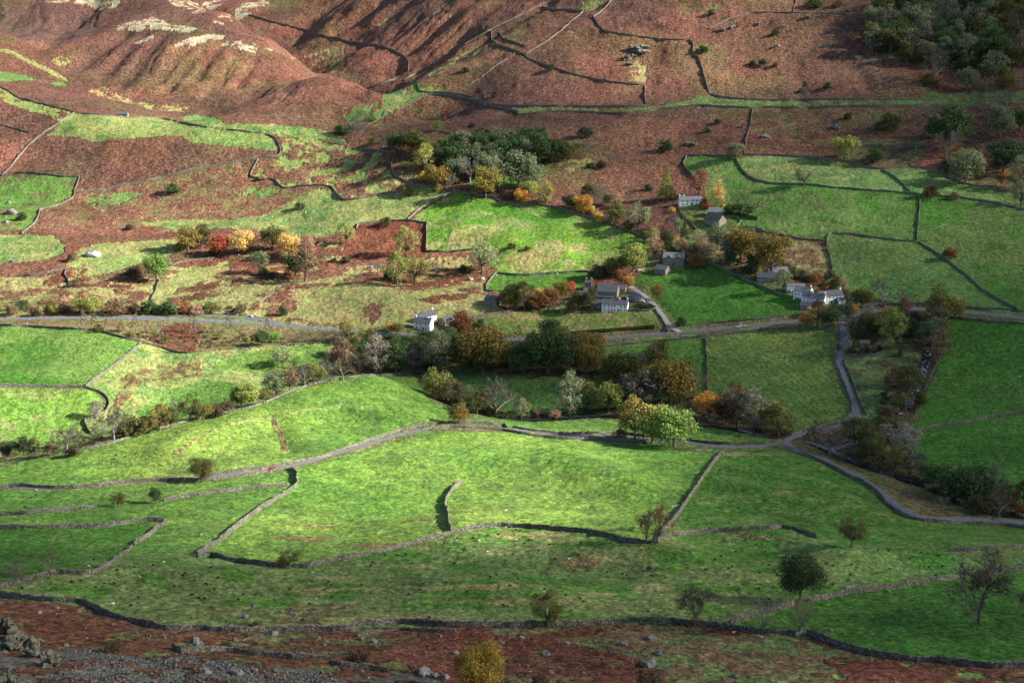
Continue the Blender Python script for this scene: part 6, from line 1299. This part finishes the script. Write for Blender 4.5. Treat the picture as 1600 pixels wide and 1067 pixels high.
def build_shade_clouds():
    st = 14.0; s0 = (CLOUD_Z-60)/SUN_DIR[2]
    xs = np.arange(-1100, 1300, st); ys = np.arange(60, 2700, st); X, Y = np.meshgrid(xs, ys)
    gzv = gz(X, Y)
    for _ in range(3):
        s = (CLOUD_Z-gzv)/SUN_DIR[2]      # the cloud grid is laid out over its own shadow on level 60, refined to the relief
        gxs = X+(s0-s)*SUN_DIR[0]; gys = Y+(s0-s)*SUN_DIR[1]; gzv = gz(gxs, gys)
    px = 800+FPX*gxs/np.maximum((gys*cos(PITCH)-(gzv-CZ)*sin(PITCH)), 1); fz = gys*cos(PITCH)-(gzv-CZ)*sin(PITCH)
    py = 533.5-FPX*(gys*sin(PITCH)+(gzv-CZ)*cos(PITCH))/np.maximum(fz, 1)
    u = np.clip(px/100, 0, 15.999); v = np.clip(py/100, 0, 10.999); iu = u.astype(int); iv = v.astype(int); fu = u-iu; fv = v-iv
    fu = fu*fu*(3-2*fu); fv = fv*fv*(3-2*fv)
    S = (SHADE[iv, iu]*(1-fu)+SHADE[iv, iu+1]*fu)*(1-fv)+(SHADE[iv+1, iu]*(1-fu)+SHADE[iv+1, iu+1]*fu)*fv
    S = np.clip(S+(fbm(X/60, Y/60, 90, 4)-.5)*.5*np.clip(S*(1.15-S)*3, 0, 1), 0, 1)
    dens = CLOUD_OP*S
    a = 1-np.sqrt(1-dens)
    nx = len(xs); ny = len(ys)
    cx = X+SUN_DIR[0]*s0; cyy = Y+SUN_DIR[1]*s0
    th = 6+55*S*(.5+fbm(X/90, Y/90, 95, 4))
    bot = np.stack([cx, cyy, np.full_like(cx, CLOUD_Z)-th*.12], -1).reshape(-1, 3); top = np.stack([cx, cyy, CLOUD_Z+th*.5], -1).reshape(-1, 3)
    q = (np.arange(ny-1)[:, None]*nx+np.arange(nx-1)[None]).ravel()
    F1 = np.stack([q, q+nx, q+nx+1, q+1], 1); n = nx*ny; F2 = np.stack([q, q+1, q+nx+1, q+nx], 1)+n
    dm = np.maximum.reduce([a.ravel()[F1[:, k]] for k in range(4)]) > .012
    me = mesh_from('shade_clouds', np.concatenate([bot, top]), np.concatenate([F1[dm], F2[dm]]), None, True)
    at = me.attributes.new('cloud_cover', 'FLOAT', 'POINT'); at.data.foreach_set('value', np.concatenate([a.ravel(), a.ravel()]).astype(np.float32))
    m = bpy.data.materials.new('cloud'); m.use_nodes = True; nt = m.node_tree; nt.nodes.clear()
    at = N(nt, 'ShaderNodeAttribute', attribute_name='cloud_cover'); tr = N(nt, 'ShaderNodeBsdfTransparent'); df = N(nt, 'ShaderNodeBsdfDiffuse'); tl = N(nt, 'ShaderNodeBsdfTranslucent')
    df.inputs[0].default_value = (.42, .43, .46, 1); tl.inputs[0].default_value = (.10, .105, .11, 1)
    mx = N(nt, 'ShaderNodeMixShader'); mx.inputs[0].default_value = .45; L(nt, df.outputs[0], mx.inputs[1]); L(nt, tl.outputs[0], mx.inputs[2])
    m2 = N(nt, 'ShaderNodeMixShader'); L(nt, at.outputs['Fac'], m2.inputs[0]); L(nt, tr.outputs[0], m2.inputs[1]); L(nt, mx.outputs[0], m2.inputs[2])
    out = N(nt, 'ShaderNodeOutputMaterial'); L(nt, m2.outputs[0], out.inputs[0]); me.materials.append(m)
    tag(link('shade_clouds', me), 'unseen cloud sheet added and shaped to shade the valley', None, None, 'stuff')
CLOUD_OP = .93
build_shade_clouds()
# ------------------------------------------------------------------ light, air, camera
w = bpy.data.worlds.new('World'); sc.world = w; w.use_nodes = True; nt = w.node_tree
sky = nt.nodes.new('ShaderNodeTexSky'); sky.sky_type = 'NISHITA'; sky.sun_disc = False
sky.sun_elevation = SUN_EL; sky.sun_rotation = pi/2-SUN_AZ; sky.altitude = 300; sky.air_density = 1.0; sky.dust_density = 1.5; sky.ozone_density = 1.0
bg = nt.nodes['Background']; nt.links.new(sky.outputs[0], bg.inputs[0]); bg.inputs[1].default_value = SKY
sun = bpy.data.lights.new('sun', 'SUN'); sun.energy = SUN; sun.angle = radians(.5); sun.color = (1, .93, .82)
so = bpy.data.objects.new('sun', sun); col.objects.link(so); so.location = (900, 200, 600)
from mathutils import Vector
so.rotation_euler = Vector(SUN_DIR).to_track_quat('Z', 'Y').to_euler()
cam = bpy.data.cameras.new('camera'); co = bpy.data.objects.new('camera', cam); col.objects.link(co)
co.location = (0, 0, CZ); co.rotation_euler = (pi/2-PITCH, 0, 0)
cam.sensor_fit = 'HORIZONTAL'; cam.sensor_width = 36; cam.lens = FPX/1600*36; cam.clip_start = .5; cam.clip_end = 20000
sc.camera = co
sc.view_settings.view_transform = 'Standard'; sc.view_settings.look = 'None'; sc.view_settings.gamma = 1; sc.view_settings.use_curve_mapping = False
sc.view_settings.exposure = EXPO
sc.cycles.max_bounces = 6; sc.cycles.diffuse_bounces = 3; sc.cycles.transparent_max_bounces = 8; sc.cycles.sample_clamp_indirect = 4
